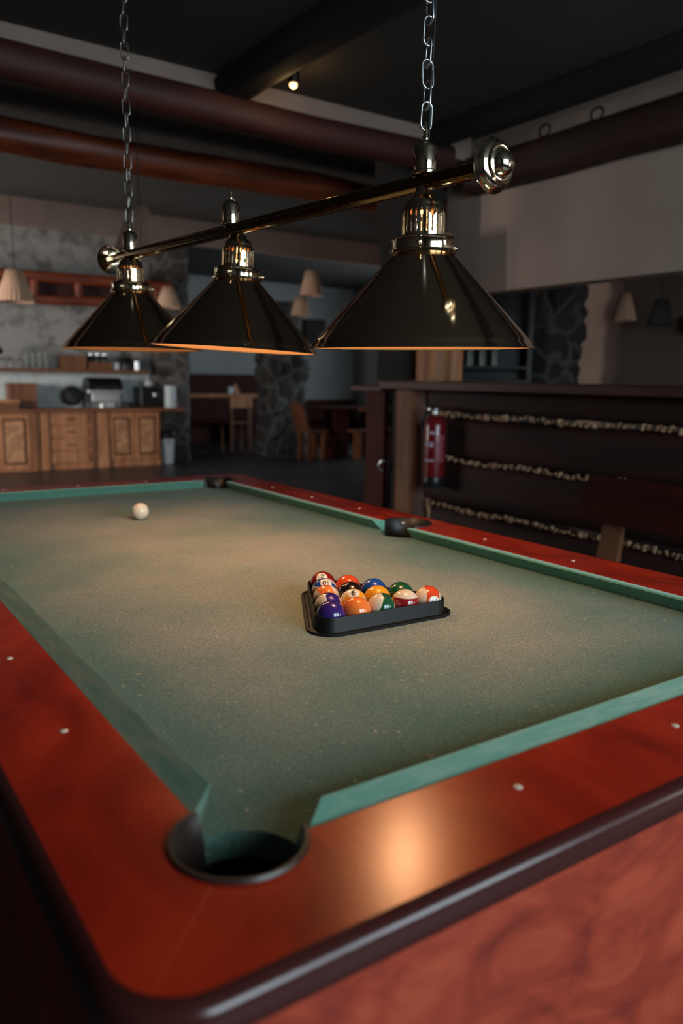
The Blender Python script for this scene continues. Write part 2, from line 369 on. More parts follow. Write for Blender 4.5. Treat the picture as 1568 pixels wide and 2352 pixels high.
# dropped wall faces under the ceiling
struct('trim_1', box(BM(), -3.2, 3.75, 3.76, 3.98, 2.84, CEIL), M['plaster'])
struct('trim_2', box(BM(), 3.80, 3.95, -3.4, 4.05, 1.93, CEIL), M['plaster_lit'])
struct('trim_3', box(BM(), -3.2, 7.0, 7.8, 7.92, 2.745, 3.3), M['plaster'])
# windows: frames, bars and panes in the openings
wi = 0
def window(axis, c, a0, a1, z0, z1):
    global wi
    wi += 1; bm = BM()
    def b(s0, s1, q0, q1, t=0.03, bm=bm):
        if axis == 'y': box(bm, s0, s1, c-t, c+t, q0, q1)
        else: box(bm, c-t, c+t, s0, s1, q0, q1)
    b(a0, a0+0.05, z0, z1); b(a1-0.05, a1, z0, z1); b(a0+0.05, a1-0.05, z0, z0+0.05); b(a0+0.05, a1-0.05, z1-0.05, z1); b((a0+a1)/2-0.025, (a0+a1)/2+0.025, z0+0.05, z1-0.05)
    struct('window_%d' % wi, bm, M['frame'])
for a, b in BACK_WIN: window('y', -3.45, a, b, 1.1, 2.95)
window('y', -3.45, *BARROOM_WIN, 0.85, 2.15)
for a, b in ADDED_LEFT_WIN: window('x', -3.25, a, b, 0.9, 2.3)  # frames for the added left openings
window('x', 10.35, *FAR_WIN, 0.95, 2.25)

# ceiling logs and beams
o = obj('ceiling_log', log(BM(), (-3.2, 3.78, 2.82), (3.55, 3.78, 2.82), 0.092, 0.092, amp=0.03, seed=1.0, sq=2.3), M['log']); tag(o, 'dark red stained ceiling log meeting the black post, nearer of the two crosswise logs', 'beam', 'crosswise ceiling logs')
o = obj('ceiling_log', log(BM(), (-3.2, 5.10, 2.85), (5.5, 5.10, 2.83), 0.115, 0.11, n=60, amp=0.06, seed=4.3), M['log_red']); tag(o, 'orange red stained ceiling log with wavy top, farther crosswise log behind the chain', 'beam', 'crosswise ceiling logs')
o = obj('ceiling_log', log(BM(), (3.75, -3.4, 2.73), (3.75, 3.72, 2.73), 0.115, 0.125, amp=0.03, seed=7.7, sq=2.6), M['log_y']); tag(o, 'dark reddish log running above the bar under the ceiling, on the right', 'beam')
o = obj('ceiling_beam', log(BM(), (1.885, -3.4, 2.94), (1.885, 3.86, 2.94), 0.115, 0.062, amp=0.03, seed=2.2, sq=4), M['dark']); tag(o, 'black ceiling beam above the table, with a lit spotlight at its far end', 'beam', 'black lengthwise ceiling beams')
o = obj('ceiling_beam', log(BM(), (3.40, -3.4, 2.94), (3.40, 3.70, 2.94), 0.075, 0.075, amp=0.02, seed=3.9, sq=4), M['dark']); tag(o, 'narrow black ceiling beam close beside the log above the bar', 'beam', 'black lengthwise ceiling beams')
# two iron rings on the log above the bar
for i, (ry, lab) in enumerate(((3.02, 'small dark iron ring on the log above the bar, nearer the brass end knob'), (2.62, 'small dark iron ring on the log above the bar, farther from the brass knob'))):
    pts = [(3.68, ry+0.045*math.cos(a), 2.865+0.034*math.sin(a)) for a in [2*PI*k/20 for k in range(20)]]
    tag(obj('iron_ring', tube(BM(), pts, 0.007, 6, True), M['iron']), lab, 'ring', 'iron rings on the log above the bar')
# the black post at the corner of the bar, and the two short log posts on the counter
o = obj('corner_post', log(BM(), (3.50, 4.12, 1.30), (3.50, 4.12, 3.0), 0.235, 0.20, amp=0.03, seed=8.1, sq=3.4), M['dark']); tag(o, 'thick black stained post rising from the bar corner to the ceiling', 'post')
o = obj('log_post', log(BM(), (3.42, 3.75, 1.30), (3.42, 3.75, 2.30), 0.125, 0.10, amp=0.05, seed=5.6), M['post_light']); tag(o, 'wider brown log post standing on the bar counter, left of a pale gap', 'post', 'short log posts on the bar')
o = obj('log_post', log(BM(), (3.62, 3.72, 1.30), (3.62, 3.72, 1.93), 0.062, 0.075, amp=0.05, seed=6.6), M['post_light']); tag(o, 'narrow brown log post standing on the bar counter, right of a pale gap', 'post', 'short log posts on the bar')

# ------------------------------------------------------------------ pool table
W, L = 1.158, 2.507
a_in, o_out, RC = 0.042, 0.187, 0.065
HN, HW = 0.0365, 0.0305
PC, PR = 0.022, 0.068                   # corner pocket centre offset and radius
SPY, SPD, SPR = 1.265, 0.065, 0.080      # side pocket
TOP = ZC+0.0325
tbl = thing('pool_table', 'pool table with worn green cloth, orange red wooden rails and burl side panel', 'pool table', (W/2, L/2, 0))
def to_xy(side, s, d):
    if side == 'near': return (s, -d)
    if side == 'far': return (s, L+d)
    if side == 'left': return (-d, s)
    return (W+d, s)
def arc(cs, cd_, r, a0, a1, n):
    return [(cs+r*math.cos(a0+(a1-a0)*i/n), cd_+r*math.sin(a0+(a1-a0)*i/n)) for i in range(n+1)]
def corner_half(rin, rc=RC, out=o_out):
    """from the inner edge round the pocket to the mitre and on round the outer corner (s along, d outward)"""
    a_start = math.asin((a_in-PC)/rin)
    pts = arc(-PC, PC, rin, a_start, 3*PI/4, 14)
    pts += [(-out+rc+rc*math.cos(t), out-rc+rc*math.sin(t)) for t in [3*PI/4-(PI/4)*i/8 for i in range(9)]]
    return pts
def rail_poly(side):
    Ls = W if side in ('near', 'far') else L
    h = corner_half(PR)
    poly = [to_xy(side, s, d) for s, d in h]
    poly += [to_xy(side, Ls-s, d) for s, d in reversed(h)]
    if side in ('left', 'right'):
        a = math.asin((a_in-SPD)/SPR)
        poly += [to_xy(side, s, d) for s, d in arc(SPY, SPD, SPR, a, PI-a, 24)]
    return poly
for side in ('near', 'left', 'right', 'far'):
    bm = BM(); prism(bm, rail_poly(side), ZC-0.02, TOP)
    obj('rail', bm, M['rail'], tbl, smooth=False, bevel=0.0012, label={'near': 'near short wooden rail with a lamp glare', 'left': 'left long wooden rail', 'right': 'right long wooden rail', 'far': 'far short wooden rail'}[side])
# dark edge band swept round the outside
def rrect(off, rc, n=10):
    pts = []
    x0, x1, y0, y1 = -off, W+off, -off, L+off
    for cx, cy, a in ((x1-rc, y0+rc, -PI/2), (x1-rc, y1-rc, 0), (x0+rc, y1-rc, PI/2), (x0+rc, y0+rc, PI)):
        pts += [(cx+rc*math.cos(a+PI/2*i/n), cy+rc*math.sin(a+PI/2*i/n)) for i in range(n+1)]
    return pts
bm = BM(); prof = [(-0.002, TOP+0.0004)]+[(0.0135*math.sin(t), TOP-0.0133+0.0135*math.cos(t)) for t in [PI/2*i/6 for i in range(1, 7)]]+[(0.0135, TOP-0.028)]+[(0.0135-0.008*(1-math.cos(t)), TOP-0.028-0.008*math.sin(t)) for t in [PI/2*i/4 for i in range(1, 5)]]+[(-0.004, TOP-0.036)]
rings = []
for dd, z in prof: rings.append([bm.verts.new((x, y, z)) for x, y in rrect(o_out+dd, RC+dd)])
for A, B in zip(rings, rings[1:]):
    n = len(A)
    for i in range(n): bm.faces.new((A[i], A[(i+1) % n], B[(i+1) % n], B[i]))
obj('edge_band', bm, M['band'], tbl, label='dark brown rounded edge moulding')
# cabinet (aprons) and legs
def ring_prism(bm, outer, inner, z0, z1):
    n = len(outer); v = [[bm.verts.new((x, y, z)) for x, y in P] for P in (outer, inner) for z in (z0, z1)]
    for i in range(n):
        j = (i+1) % n
        for A, B in ((v[0], v[1]), (v[3], v[2]), (v[1], v[3]), (v[2], v[0])): bm.faces.new((A[i], A[j], B[j], B[i]))
bm = BM(); ring_prism(bm, rrect(o_out+0.002, RC), rrect(o_out-0.03, RC-0.03), 0.44, TOP-0.034)
obj('apron', bm, M['apron'], tbl, label='red brown burl veneer side panels')
obj('underside_panel', box(BM(), -0.12, W+0.12, -0.12, L+0.12, 0.47, 0.50), M['pine_dark'], tbl, smooth=False)
for lx in (0.02, W-0.02):
    for ly in (0.05, L-0.05):
        bm = BM(); lathe(bm, [(0.085, 0), (0.085, 0.03), (0.06, 0.05), (0.055, 0.1), (0.075, 0.28), (0.09, 0.38), (0.09, 0.44)], (lx, ly, 0), seg=24)
        obj('leg', bm, M['apron'], tbl)
# bed with pocket cut-outs
def bed_poly():
    e = 0.05; BR = 0.070
    pts = []
    def cc(cx, cy, r, a0, a1, n): return [(cx+r*math.cos(a0+(a1-a0)*i/n), cy+r*math.sin(a0+(a1-a0)*i/n)) for i in range(n+1)]
    def hit(c, r): # angle where circle about (-c,-c) crosses y=-e
        return math.asin((-e+c)/r)
    t = math.asin((-e+PC)/BR)
    pts += cc(-PC, -PC, BR, PI/2-t, t, 16)                                   # near left (from x=-e side to y=-e side)
    pts += cc(W+PC, -PC, BR, PI-t, PI/2+t, 16)
    sa = math.acos((e-SPD)/SPR)
    pts += cc(W+SPD, SPY, SPR, -sa, -2*PI+sa, 30)
    pts += cc(W+PC, L+PC, BR, -PI/2-t, -PI+t, 16)
    pts += cc(-PC, L+PC, BR, -t, -PI/2+t, 16)
    pts += cc(-SPD, SPY, SPR, PI-sa, -PI+sa, 30)
    return pts
bm = BM(); prism(bm, bed_poly(), ZC-0.032, ZC)
bmesh.ops.triangulate(bm, faces=[f for f in bm.faces if len(f.verts) > 4])
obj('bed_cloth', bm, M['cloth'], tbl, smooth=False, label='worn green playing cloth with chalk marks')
# cushions
prof = [(0.0402, HW-0.0005), (0.010, HN-0.0012), (0.005, HN), (0.0015, HN-0.001), (0.0, HN-0.004), (0.002, HN-0.0065), (0.025, 0.006), (0.029, 0.0002), (0.0402, 0.0002)]
def cushion(side, s0, k0, s1, k1, label):
    bm = BM(); A = []; B = []
    for d, z in prof:
        A.append(bm.verts.new((*to_xy(side, s0+k0*d, d), ZC+z))); B.append(bm.verts.new((*to_xy(side, s1+k1*d, d), ZC+z)))
    n = len(prof)
    for i in range(n): bm.faces.new((A[i], A[(i+1) % n], B[(i+1) % n], B[i]))
    bm.faces.new(A[::-1]); bm.faces.new(B)
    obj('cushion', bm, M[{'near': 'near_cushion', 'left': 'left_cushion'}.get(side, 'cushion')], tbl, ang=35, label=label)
E0 = 0.090
cushion('near', E0, -1.05, W-E0, 1.05, 'near cushion with pale lint streaks')
cushion('far', E0, -1.05, W-E0, 1.05, 'far cushion with bright teal face')
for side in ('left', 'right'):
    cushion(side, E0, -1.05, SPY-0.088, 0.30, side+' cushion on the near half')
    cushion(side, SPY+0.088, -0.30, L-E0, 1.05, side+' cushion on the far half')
# pocket liners
def liner(side_fn, cs, cdd, r, a0, a1, n=30):
    bm = BM()
    prof = [(r+0.001, 0.0335), (r-0.001, 0.0362), (r-0.004, 0.0362), (r-0.0065, 0.033), (r-0.016, 0.004), (r-0.019, -0.02), (r-0.019, -0.10), (r, -0.10)]
    rings = []
    for i in range(n+1):
        t = a0+(a1-a0)*i/n
        rings.append([bm.verts.new((*side_fn(cs+q*math.cos(t), cdd+q*math.sin(t)), ZC+z)) for q, z in prof])
    for A, B in zip(rings, rings[1:]):
        m = len(prof)
        for k in range(m): bm.faces.new((A[k], A[(k+1) % m], B[(k+1) % m], B[k]))
    bm.faces.new(rings[0][::-1]); bm.faces.new(rings[-1])
    return bm
ca = math.asin((a_in-PC)/PR)
corner_fns = {'near left': lambda s, d: (s, -d), 'near right': lambda s, d: (W-s, -d), 'far left': lambda s, d: (s, L+d), 'far right': lambda s, d: (W-s, L+d)}
for nm, fn in corner_fns.items():
    ln = obj('corner_pocket_liner', liner(fn, -PC, PC, PR+0.002, ca-0.05, 3*PI/2-ca+0.05), M['liner'], tbl, label='black liner of the '+nm+' corner pocket')
    c = fn(-PC, PC)
    bm = BM(); lathe(bm, [(PR+0.010, -0.033), (PR+0.006, -0.10), (PR-0.01, -0.17), (0.0, -0.18)], (c[0], c[1], ZC), seg=36, caps=False); obj('cup', bm, M['pit'], ln)
sa = math.asin((a_in-SPD)/SPR)
for nm, fn in {'left': lambda s, d: (-d, s), 'right': lambda s, d: (W+d, s)}.items():
    ln = obj('side_pocket_liner', liner(fn, SPY, SPD, SPR+0.002, sa-0.03, PI-sa+0.03), M['blackplastic'], tbl, label='black liner of the '+nm+' side pocket')
    c = fn(SPY, SPD)
    bm = BM(); lathe(bm, [(SPR+0.010, -0.033), (SPR+0.0, -0.10), (SPR-0.02, -0.17), (0.0, -0.18)], (c[0], c[1], ZC), seg=36, caps=False); obj('cup', bm, M['pit'], ln)
    if nm == 'right':
        p = Vector((*fn(SPY+0.066*math.cos(0.55), SPD+0.066*math.sin(0.55)), ZC+0.020)); obj('screw', sphere(BM(), p, 0.0045, 12, 8), M['white'], ln, label='small white screw head')
# sights
SD = 0.099
sights = [('near', 0.287), ('near', 0.585), ('near', 0.87)]+[('far', W*k/4) for k in (1, 2, 3)]
for sd in ('left', 'right'): sights += [(sd, v) for v in (0.315, 0.628, 0.945, 1.567, 1.88, 2.19)]
for sd, v in sights:
    x, y = to_xy(sd, v, SD)
    bm = BM(); lathe(bm, [(0.0052, 0), (0.0052, 0.0008), (0.004, 0.0016), (0, 0.0019)], (x, y, TOP), seg=16); obj('sight', bm, M['sight'], tbl)

# ------------------------------------------------------------------ triangle rack and balls
R = 0.0286
B1 = Vector((0.4755, 0.566, 0)); B5 = Vector((0.7125, 0.556, 0)); B7 = Vector((0.590, 0.772, 0))
ex = (B5-B1)/4; ctr_row = (B1+B5)/2; ey = (B7-ctr_row)/4
bpos = {}
def bp(row, i): # row 0 is the apex, row 4 the near side
    return B7-ey*row-ex*(row/2)+ex*i
def tri(off, rc, n=10):
    """rounded triangle round the outer ball centres, offset outwards"""
    C = [B1, B5, B7]; pts = []
    cen = (B1+B5+B7)/3
    for i, c in enumerate(C):
        p, q = C[i-1], C[(i+1) % 3]
        d1 = (c-p).normalized(); d2 = (q-c).normalized()
        n1 = math.atan2(-d1.x, d1.y); n2 = math.atan2(-d2.x, d2.y)   # outward normals (triangle runs counter-clockwise)
        while n2 < n1: n2 += 2*PI
        cc_ = c + (cen-c).normalized()*0.0
        for k in range(n+1):
            t = n1+(n2-n1)*k/n; pts.append((cc_.x+(off)*math.cos(t), cc_.y+(off)*math.sin(t)))
    return pts
rack = thing('ball_rack', 'black plastic triangle rack around the fifteen balls on the cloth', 'rack', ((B1.x+B5.x+B7.x)/3, (B1.y+B5.y+B7.y)/3, ZC))
bm = BM(); prof = [(0.0315, 0.0), (0.0415, 0.0), (0.0420, 0.0022), (0.0405, 0.0038), (0.0350, 0.0042), (0.0340, 0.006), (0.0338, 0.0315), (0.0330, 0.0330), (0.0318, 0.0330), (0.0308, 0.0315), (0.0305, 0.002)]
rings = [[bm.verts.new((x, y, ZC+0.0003+z)) for x, y in tri(q, 0)] for q, z in prof]
rings.append(rings[0])
for A, Bq in zip(rings, rings[1:]):
    n = len(A)
    for i in range(n): bm.faces.new((A[i], A[(i+1) % n], Bq[(i+1) % n], Bq[i]))
obj('rack_wall', bm, M['rack'], rack)
# outer ledge along the left flank
lp = tri(0.047, 0)
bm = BM(); ring_prism(bm, tri(0.0475, 0), tri(0.0425, 0), ZC+0.0003, ZC+0.0055); obj('foot_flange', bm, M['rack'], rack)

def ball_mat(name, color, stripe):
    m, nt, b = new_mat(name); N = nt.nodes.new; Lk = nt.links.new
    if stripe:
        tc = N('ShaderNodeTexCoord'); sp = N('ShaderNodeSeparateXYZ'); Lk(tc.outputs['Object'], sp.inputs[0])
        ab = N('ShaderNodeMath'); ab.operation = 'ABSOLUTE'; Lk(sp.outputs['Z'], ab.inputs[0])
        gt = N('ShaderNodeMath'); gt.operation = 'GREATER_THAN'; gt.inputs[1].default_value = R*0.50; Lk(ab.outputs[0], gt.inputs[0])
        x = N('ShaderNodeMix'); x.data_type = 'RGBA'; Lk(gt.outputs[0], x.inputs[0]); x.inputs[6].default_value = (*color, 1); x.inputs[7].default_value = (0.78, 0.62, 0.46, 1)
        Lk(x.outputs[2], b.inputs['Base Color'])
    else: b.inputs['Base Color'].default_value = (*color, 1)
    b.inputs['Roughness'].default_value = 0.16; b.inputs['Coat Weight'].default_value = 0.6; b.inputs['Coat Roughness'].default_value = 0.08
    return m
DISC = plain('number_disc', (0.82, 0.72, 0.58), 0.15, Coat_Weight=0.5); INK = plain('number_ink', (0.01, 0.01, 0.012), 0.3)
BC = {1: (0.85, 0.36, 0.02), 2: (0.012, 0.07, 0.32), 3: (0.72, 0.075, 0.018), 4: (0.035, 0.015, 0.15), 5: (0.88, 0.20, 0.035), 6: (0.01, 0.085, 0.035), 7: (0.26, 0.010, 0.012), 8: (0.012, 0.008, 0.008)}
CN = {1: 'yellow', 2: 'blue', 3: 'red orange', 4: 'purple', 5: 'light orange', 6: 'green', 7: 'maroon', 8: 'black'}
def cam_dir(v): return (rgt*v[0]+upv*v[1]-fwd*v[2]).normalized()
def cap(bm, d, ang, rr, n=24, rings=5):
    dd, u, w = frame_of(d); prev = [bm.verts.new(dd*rr)]
    for i in range(1, rings+1):
        t = ang*i/rings
        cur = [bm.verts.new(dd*(rr*math.cos(t))+(u*math.cos(2*PI*k/n)+w*math.sin(2*PI*k/n))*(rr*math.sin(t))) for k in range(n)]
        for k in range(n):
            if len(prev) == 1: bm.faces.new((prev[0], cur[k], cur[(k+1) % n]))
            else: bm.faces.new((prev[k], cur[k], cur[(k+1) % n], prev[(k+1) % n]))
        prev = cur
    return bm
def number_mesh(txt, d, upd, size, rr):
    """digits laid on the ball about direction d, their tops towards upd"""
    cu = bpy.data.curves.new('digits', 'FONT'); cu.body = txt; cu.size = size; cu.align_x = 'CENTER'; cu.align_y = 'CENTER'; cu.resolution_u = 4; cu.offset = size*0.03
    ob = bpy.data.objects.new('digits', cu); COL.objects.link(ob)
    dg = bpy.context.evaluated_depsgraph_get(); me = bpy.data.meshes.new_from_object(ob.evaluated_get(dg))
    bpy.data.objects.remove(ob); bpy.data.curves.remove(cu)
    bm = BM(); bm.from_mesh(me); bpy.data.meshes.remove(me)
    bmesh.ops.subdivide_edges(bm, edges=bm.edges, cuts=1); bmesh.ops.triangulate(bm, faces=bm.faces)
    d = Vector(d).normalized(); y = (Vector(upd)-d*d.dot(Vector(upd))).normalized(); x = y.cross(d)
    for v in bm.verts: v.co = (d*rr+x*v.co.x+y*v.co.y).normalized()*rr
    return bm
# (number, row, index, stripe axis, disc direction, digit up), directions as (right, up, towards the viewer)
balls = [
 (7, 0, 0, (0, 0, 1), (-0.05, 0.60, 0.80), (0.12, 1, 0), 'solid maroon ball numbered 7 at the far apex of the rack'),
 (10, 1, 0, (-0.55, -0.55, 0.60), (0.14, 0.70, 0.70), (-0.1, -1, 0), 'blue and white ball numbered 10, upside down, just before the apex ball'),
 (3, 1, 1, (0, 0, 1), (0.9, -0.2, -0.2), (0, 1, 0), 'solid red orange ball right of the apex ball, behind the black ball'),
 (13, 2, 0, (-0.85, -0.35, 0.30), (0.3, -0.9, 0.1), (0, 1, 0), 'pale orange and white ball third along the left flank of the rack'),
 (8, 2, 1, (0, 0, 1), (-0.2, -0.6, -0.7), (0, 1, 0), 'solid black ball in the middle of the rack'),
 (2, 2, 2, (0, 0, 1), (0.25, -0.65, 0.70), (0, 1, 0), 'solid blue ball on the right flank of the rack beside the black ball'),
 (12, 3, 0, (-0.90, 0.12, 0.42), (0.4, -0.8, -0.3), (0, 1, 0), 'white and purple ball behind the purple corner ball'),
 (9, 3, 1, (0.80, -0.50, 0.33), (0.0, 0.80, 0.60), (0.1, -1, 0), 'yellow and white ball with an upside down 9 on top'),
 (1, 3, 2, (0, 0, 1), (0.2, -0.8, -0.5), (0, 1, 0), 'solid yellow ball between the blue ball and the green and white ball'),
 (6, 3, 3, (0, 0, 1), (-0.2, -0.8, -0.5), (0, 1, 0), 'solid dark green ball on the right flank of the rack'),
 (4, 4, 0, (0, 0, 1), (0.3, -0.9, -0.2), (0, 1, 0), 'solid purple ball in the near left corner of the rack'),
 (5, 4, 1, (0, 0, 1), (0.3, -0.9, -0.2), (0, 1, 0), 'solid light orange ball in the near row beside the purple ball'),
 (14, 4, 2, (-0.80, 0.42, 0.42), (0.5, -0.6, -0.5), (0, 1, 0), 'green and white ball in the middle of the near row'),
 (15, 4, 3, (0.05, 0.98, 0.12), (0.3, -0.5, -0.8), (0, 1, 0), 'maroon ball with a white top in the near row'),
 (11, 4, 4, (-0.92, 0.16, 0.30), (0.38, -0.10, 0.92), (0, 1, 0), 'red orange and white ball in the right corner of the rack'),
]
proto_ball = None
for num, row, i, ax, dd, upd, lab in balls:
    c = bp(row, i); base = num if num <= 8 else num-8
    o = bpy.data.objects.new('pool_ball', bpy.data.meshes.new('pool_ball'))
    bm = BM(); sphere(bm, (0, 0, 0), R, 48, 28); bm.to_mesh(o.data); bm.free()
    for p in o.data.polygons: p.use_smooth = True
    o.data.materials.append(ball_mat('ball_%s' % CN[base].replace(' ', '_'), BC[base], num > 8)); COL.objects.link(o)
    z = cam_dir(ax) if num > 8 else Vector((0, 0, 1)); q = z.to_track_quat('Z', 'Y')
    o.rotation_mode = 'QUATERNION'; o.rotation_quaternion = q; o.location = (c.x, c.y, ZC+R+0.0003)
    tag(o, lab, 'ball', 'pool balls in the rack'); WM[o.name] = Matrix.Translation(o.location) @ q.to_matrix().to_4x4()
    # disc and digits on the visible side (object space)
    qi = q.inverted(); dl = qi @ cam_dir(dd); ul = qi @ cam_dir(upd)
    bm = cap(BM(), dl, 0.45, R*1.002); me = bpy.data.meshes.new('number_disc'); bm.to_mesh(me); bm.free()
    ch = finish('number_disc', me, DISC, o, True, 60); ch.parent = o
    if num in (7, 10, 9, 11, 2):
        bm = number_mesh(str(num), dl, ul, 0.0155 if num > 9 else 0.021, R*1.006); me = bpy.data.meshes.new('number'); bm.to_mesh(me); bm.free()
        ch = finish('number', me, INK if num != 11 else plain('blue_ink', (0.03, 0.08, 0.3), 0.3), o, False); ch.parent = o
cue = obj('cue_ball', sphere(BM(), (0.584, 1.901, ZC+R), R, 40, 24), M['ivory']); cue.location.z += 0.0004; tag(cue, 'single white cue ball alone at the far end of the table', 'ball')

# ------------------------------------------------------------------ hanging three-shade table light
fx = thing('table_light', 'brass three-shade pool table light hanging on two chains over the table', 'light', (0.631, 1.276, 1.68))
def bar_at(y): # axis of the horizontal tube
    t = (y-0.567)/(1.880-0.567)
    return Vector((0.677+(0.566-0.677)*t, y, 1.674+0.006*t))
ya, yb = 0.395, 2.035
pa, pb = bar_at(ya), bar_at(yb); ax = (pa-pb).normalized()
bm = BM(); cyl(bm, pa, pb, 0.0165, seg=32); obj('tube', bm, M['brass_tube'], fx)
knob = [(0.0, 0.058), (0.010, 0.056), (0.019, 0.049), (0.0235, 0.038), (0.0245, 0.028), (0.029, 0.024), (0.033, 0.020), (0.034, 0.014), (0.040, 0.012), (0.045, 0.008), (0.0465, 0.001), (0.048, -0.002), (0.0515, -0.006), (0.050, -0.010), (0.042, -0.006), (0.018, -0.004)]
for p, d, lb in ((pa, ax, 'near end knob of stepped brass'), (pb, -ax, 'far end knob of stepped brass')):
    bm = BM(); lathe(bm, [(r_*0.92, h_*(0.62 if h_ > 0.02 else 0.8)) for r_, h_ in knob[::-1]], p, d, 48, caps=False); obj('end_knob', bm, M['brass'], fx, ang=50, label=lb)
def shade_unit(cx, cy, z, tilt, power, idx):
    lean = 1.3 if idx == 0 else 0.0
    c = bar_at(cy); RD, HT, RT = 0.220, 0.181, 0.056
    tm = Matrix.Translation((c.x, c.y, c.z)) @ Matrix.Rotation(math.radians(-tilt), 4, (-fwd.x, -fwd.y, 0)) @ Matrix.Rotation(math.radians(lean), 4, (rgt.x, rgt.y, 0)) @ Matrix.Translation((-c.x, -c.y, -c.z))
    top = z+HT
    def L_(prof, m, name, par, ang=40, seg=72, label=None, caps=False):
        bm = BM(); lathe(bm, prof, (cx, cy, 0), (0, 0, 1), seg, caps=caps); bm.transform(tm); return obj(name, bm, m, par, ang=ang, label=label)
    sh = L_([(RT-0.002, top), (RT, top), (RT+0.004, top-0.004), (RD-0.012, z+0.019), (RD-0.0065, z+0.013), (RD-0.003, z+0.004), (RD+0.001, z+0.0015), (RD+0.0015, z), (RD-0.001, z-0.0005), (RD-0.0035, z+0.001)], M['brass_dark'], 'lamp_shade', fx, label=['near brass cone shade', 'middle brass cone shade, slightly tilted', 'far brass cone shade'][idx])
    L_([(RD-0.0035, z+0.001), (RD-0.006, z+0.004), (RD-0.0095, z+0.012), (RD-0.015, z+0.0185), (RT+0.001, top-0.006), (RT-0.004, top-0.001), (RT-0.002, top)], M['enamel'], 'shade_lining', sh, label='glowing pale inner lining')
    # collar under the gallery
    L_([(RT-0.004, top-0.002), (RT+0.008, top-0.001), (RT+0.009, top+0.003), (RT+0.0045, top+0.005), (RT+0.0035, top+0.022), (RT+0.0055, top+0.025), (RT+0.0045, top+0.028), (0.046, top+0.029), (0.044, top+0.026)], M['brass'], 'collar', sh)
    for k in range(3):
        bm = BM(); t = 2*PI*k/3+0.3-YAW; p = Vector((cx+math.cos(t)*(RT+0.012), cy+math.sin(t)*(RT+0.012), top+0.012)); q = Vector((cx+math.cos(t)*(RT-0.002), cy+math.sin(t)*(RT-0.002), top+0.012))
        cyl(bm, q, p, 0.0022, seg=8); sphere(bm, p, 0.0052, 12, 8)
        bm.transform(tm); obj('thumb_screw', bm, M['brass'], sh)
    # slotted gallery: bars between top and bottom rings
    g0, g1, rg = top+0.028, top+0.086, 0.0425
    bm = BM(); n = 208; nz = 14
    def solid(k, j):
        if j < 1 or j > nz-2: return True
        ph = k % 8
        if ph in (0, 1, 2, 3):                       # slot columns, keyhole shape alternating up and down
            flip = (k//8) % 2; jj = j if not flip else nz-1-j
            if ph in (1, 2): return jj < 2 or jj > nz-3
            return not (nz-5 <= jj <= nz-4)
        return True
    ra = lambda j: rg*(1.0 if j <= nz-4 else 1-0.05*(j-nz+4)**1.5/3)
    V = {}
    def gv(k, j, r):
        key = (k % n, j, r)
        if key not in V:
            t = 2*PI*k/n; rr = ra(j)-r; V[key] = bm.verts.new((cx+rr*math.cos(t), cy+rr*math.sin(t), g0+(g1-g0)*j/nz))
        return V[key]
    for k in range(n):
        for j in range(nz):
            if solid(k, j):
                bm.faces.new((gv(k, j, 0), gv(k+1, j, 0), gv(k+1, j+1, 0), gv(k, j+1, 0)))
                bm.faces.new((gv(k, j, 0.0012), gv(k, j+1, 0.0012), gv(k+1, j+1, 0.0012), gv(k+1, j, 0.0012)))
                for (dk, dj, e) in ((-1, 0, ((k, j), (k, j+1))), (1, 0, ((k+1, j), (k+1, j+1))), (0, -1, ((k, j), (k+1, j))), (0, 1, ((k, j+1), (k+1, j+1)))):
                    jj = j+dj
                    if 0 <= jj < nz and not solid((k+dk) % n, jj):
                        (k0, j0), (k1, j1) = e; bm.faces.new((gv(k0, j0, 0), gv(k1, j1, 0), gv(k1, j1, 0.0012), gv(k0, j0, 0.0012)))
    bm.transform(tm); obj('slotted_gallery', bm, M['brass'], sh, ang=30)
    L_([(ra(nz), g1), (0.036, g1+0.006), (0.030, g1+0.012), (0.022, g1+0.018), (0.018, g1+0.024), (0.015, c.z-0.008)], M['brass'], 'dome_cap', sh)
    L_([(0.0, z+0.108), (0.014, z+0.110), (0.020, z+0.117), (0.021, z+0.124), (0.018, z+0.134), (0.014, z+0.145), (0.0, z+0.146)], M['bulb'], 'bulb', sh, seg=24)
    L_([(0.0, z+0.1465), (0.0135, z+0.147), (0.0135, z+0.165), (0.017, z+0.168), (0.017, z+0.205), (0.0, z+0.206)], M['blackplastic'], 'socket', sh, seg=24)
    for nm, pz, pw, rad in (('bulb_light', z+0.098, power, 0.022), ('gallery_leak_light', z+0.235, power*0.0012, 0.008)):  # second light added in the gallery for glow leaking through the slots
        l = bpy.data.lights.new(nm, 'POINT'); l.energy = pw; l.color = WARM; l.shadow_soft_size = rad
        lo = bpy.data.objects.new(nm, l); COL.objects.link(lo); lo.location = tm @ Vector((cx, cy, pz))
    # cap above the tube
    b0 = c.z+0.010
    bm = BM(); lathe(bm, [(0.017, b0), (0.0245, b0+0.003), (0.0245, b0+0.008), (0.0208, b0+0.011), (0.0234, b0+0.050), (0.021, b0+0.055), (0.010, b0+0.063), (0.0055, b0+0.066), (0.0062, b0+0.071), (0.004, b0+0.076), (0.0052, b0+0.081), (0.0022, b0+0.090), (0.0012, b0+0.098), (0, b0+0.099)], (c.x, c.y, 0), seg=32, caps=False)
    obj('top_cap', bm, M['brass'], fx)
    return Vector((c.x, c.y, b0+0.090))
tops = []
for i, (x, y, z, t) in enumerate(LAMPS): tops.append(shade_unit(x, y, z, t, LAMP_POWER[i], i))
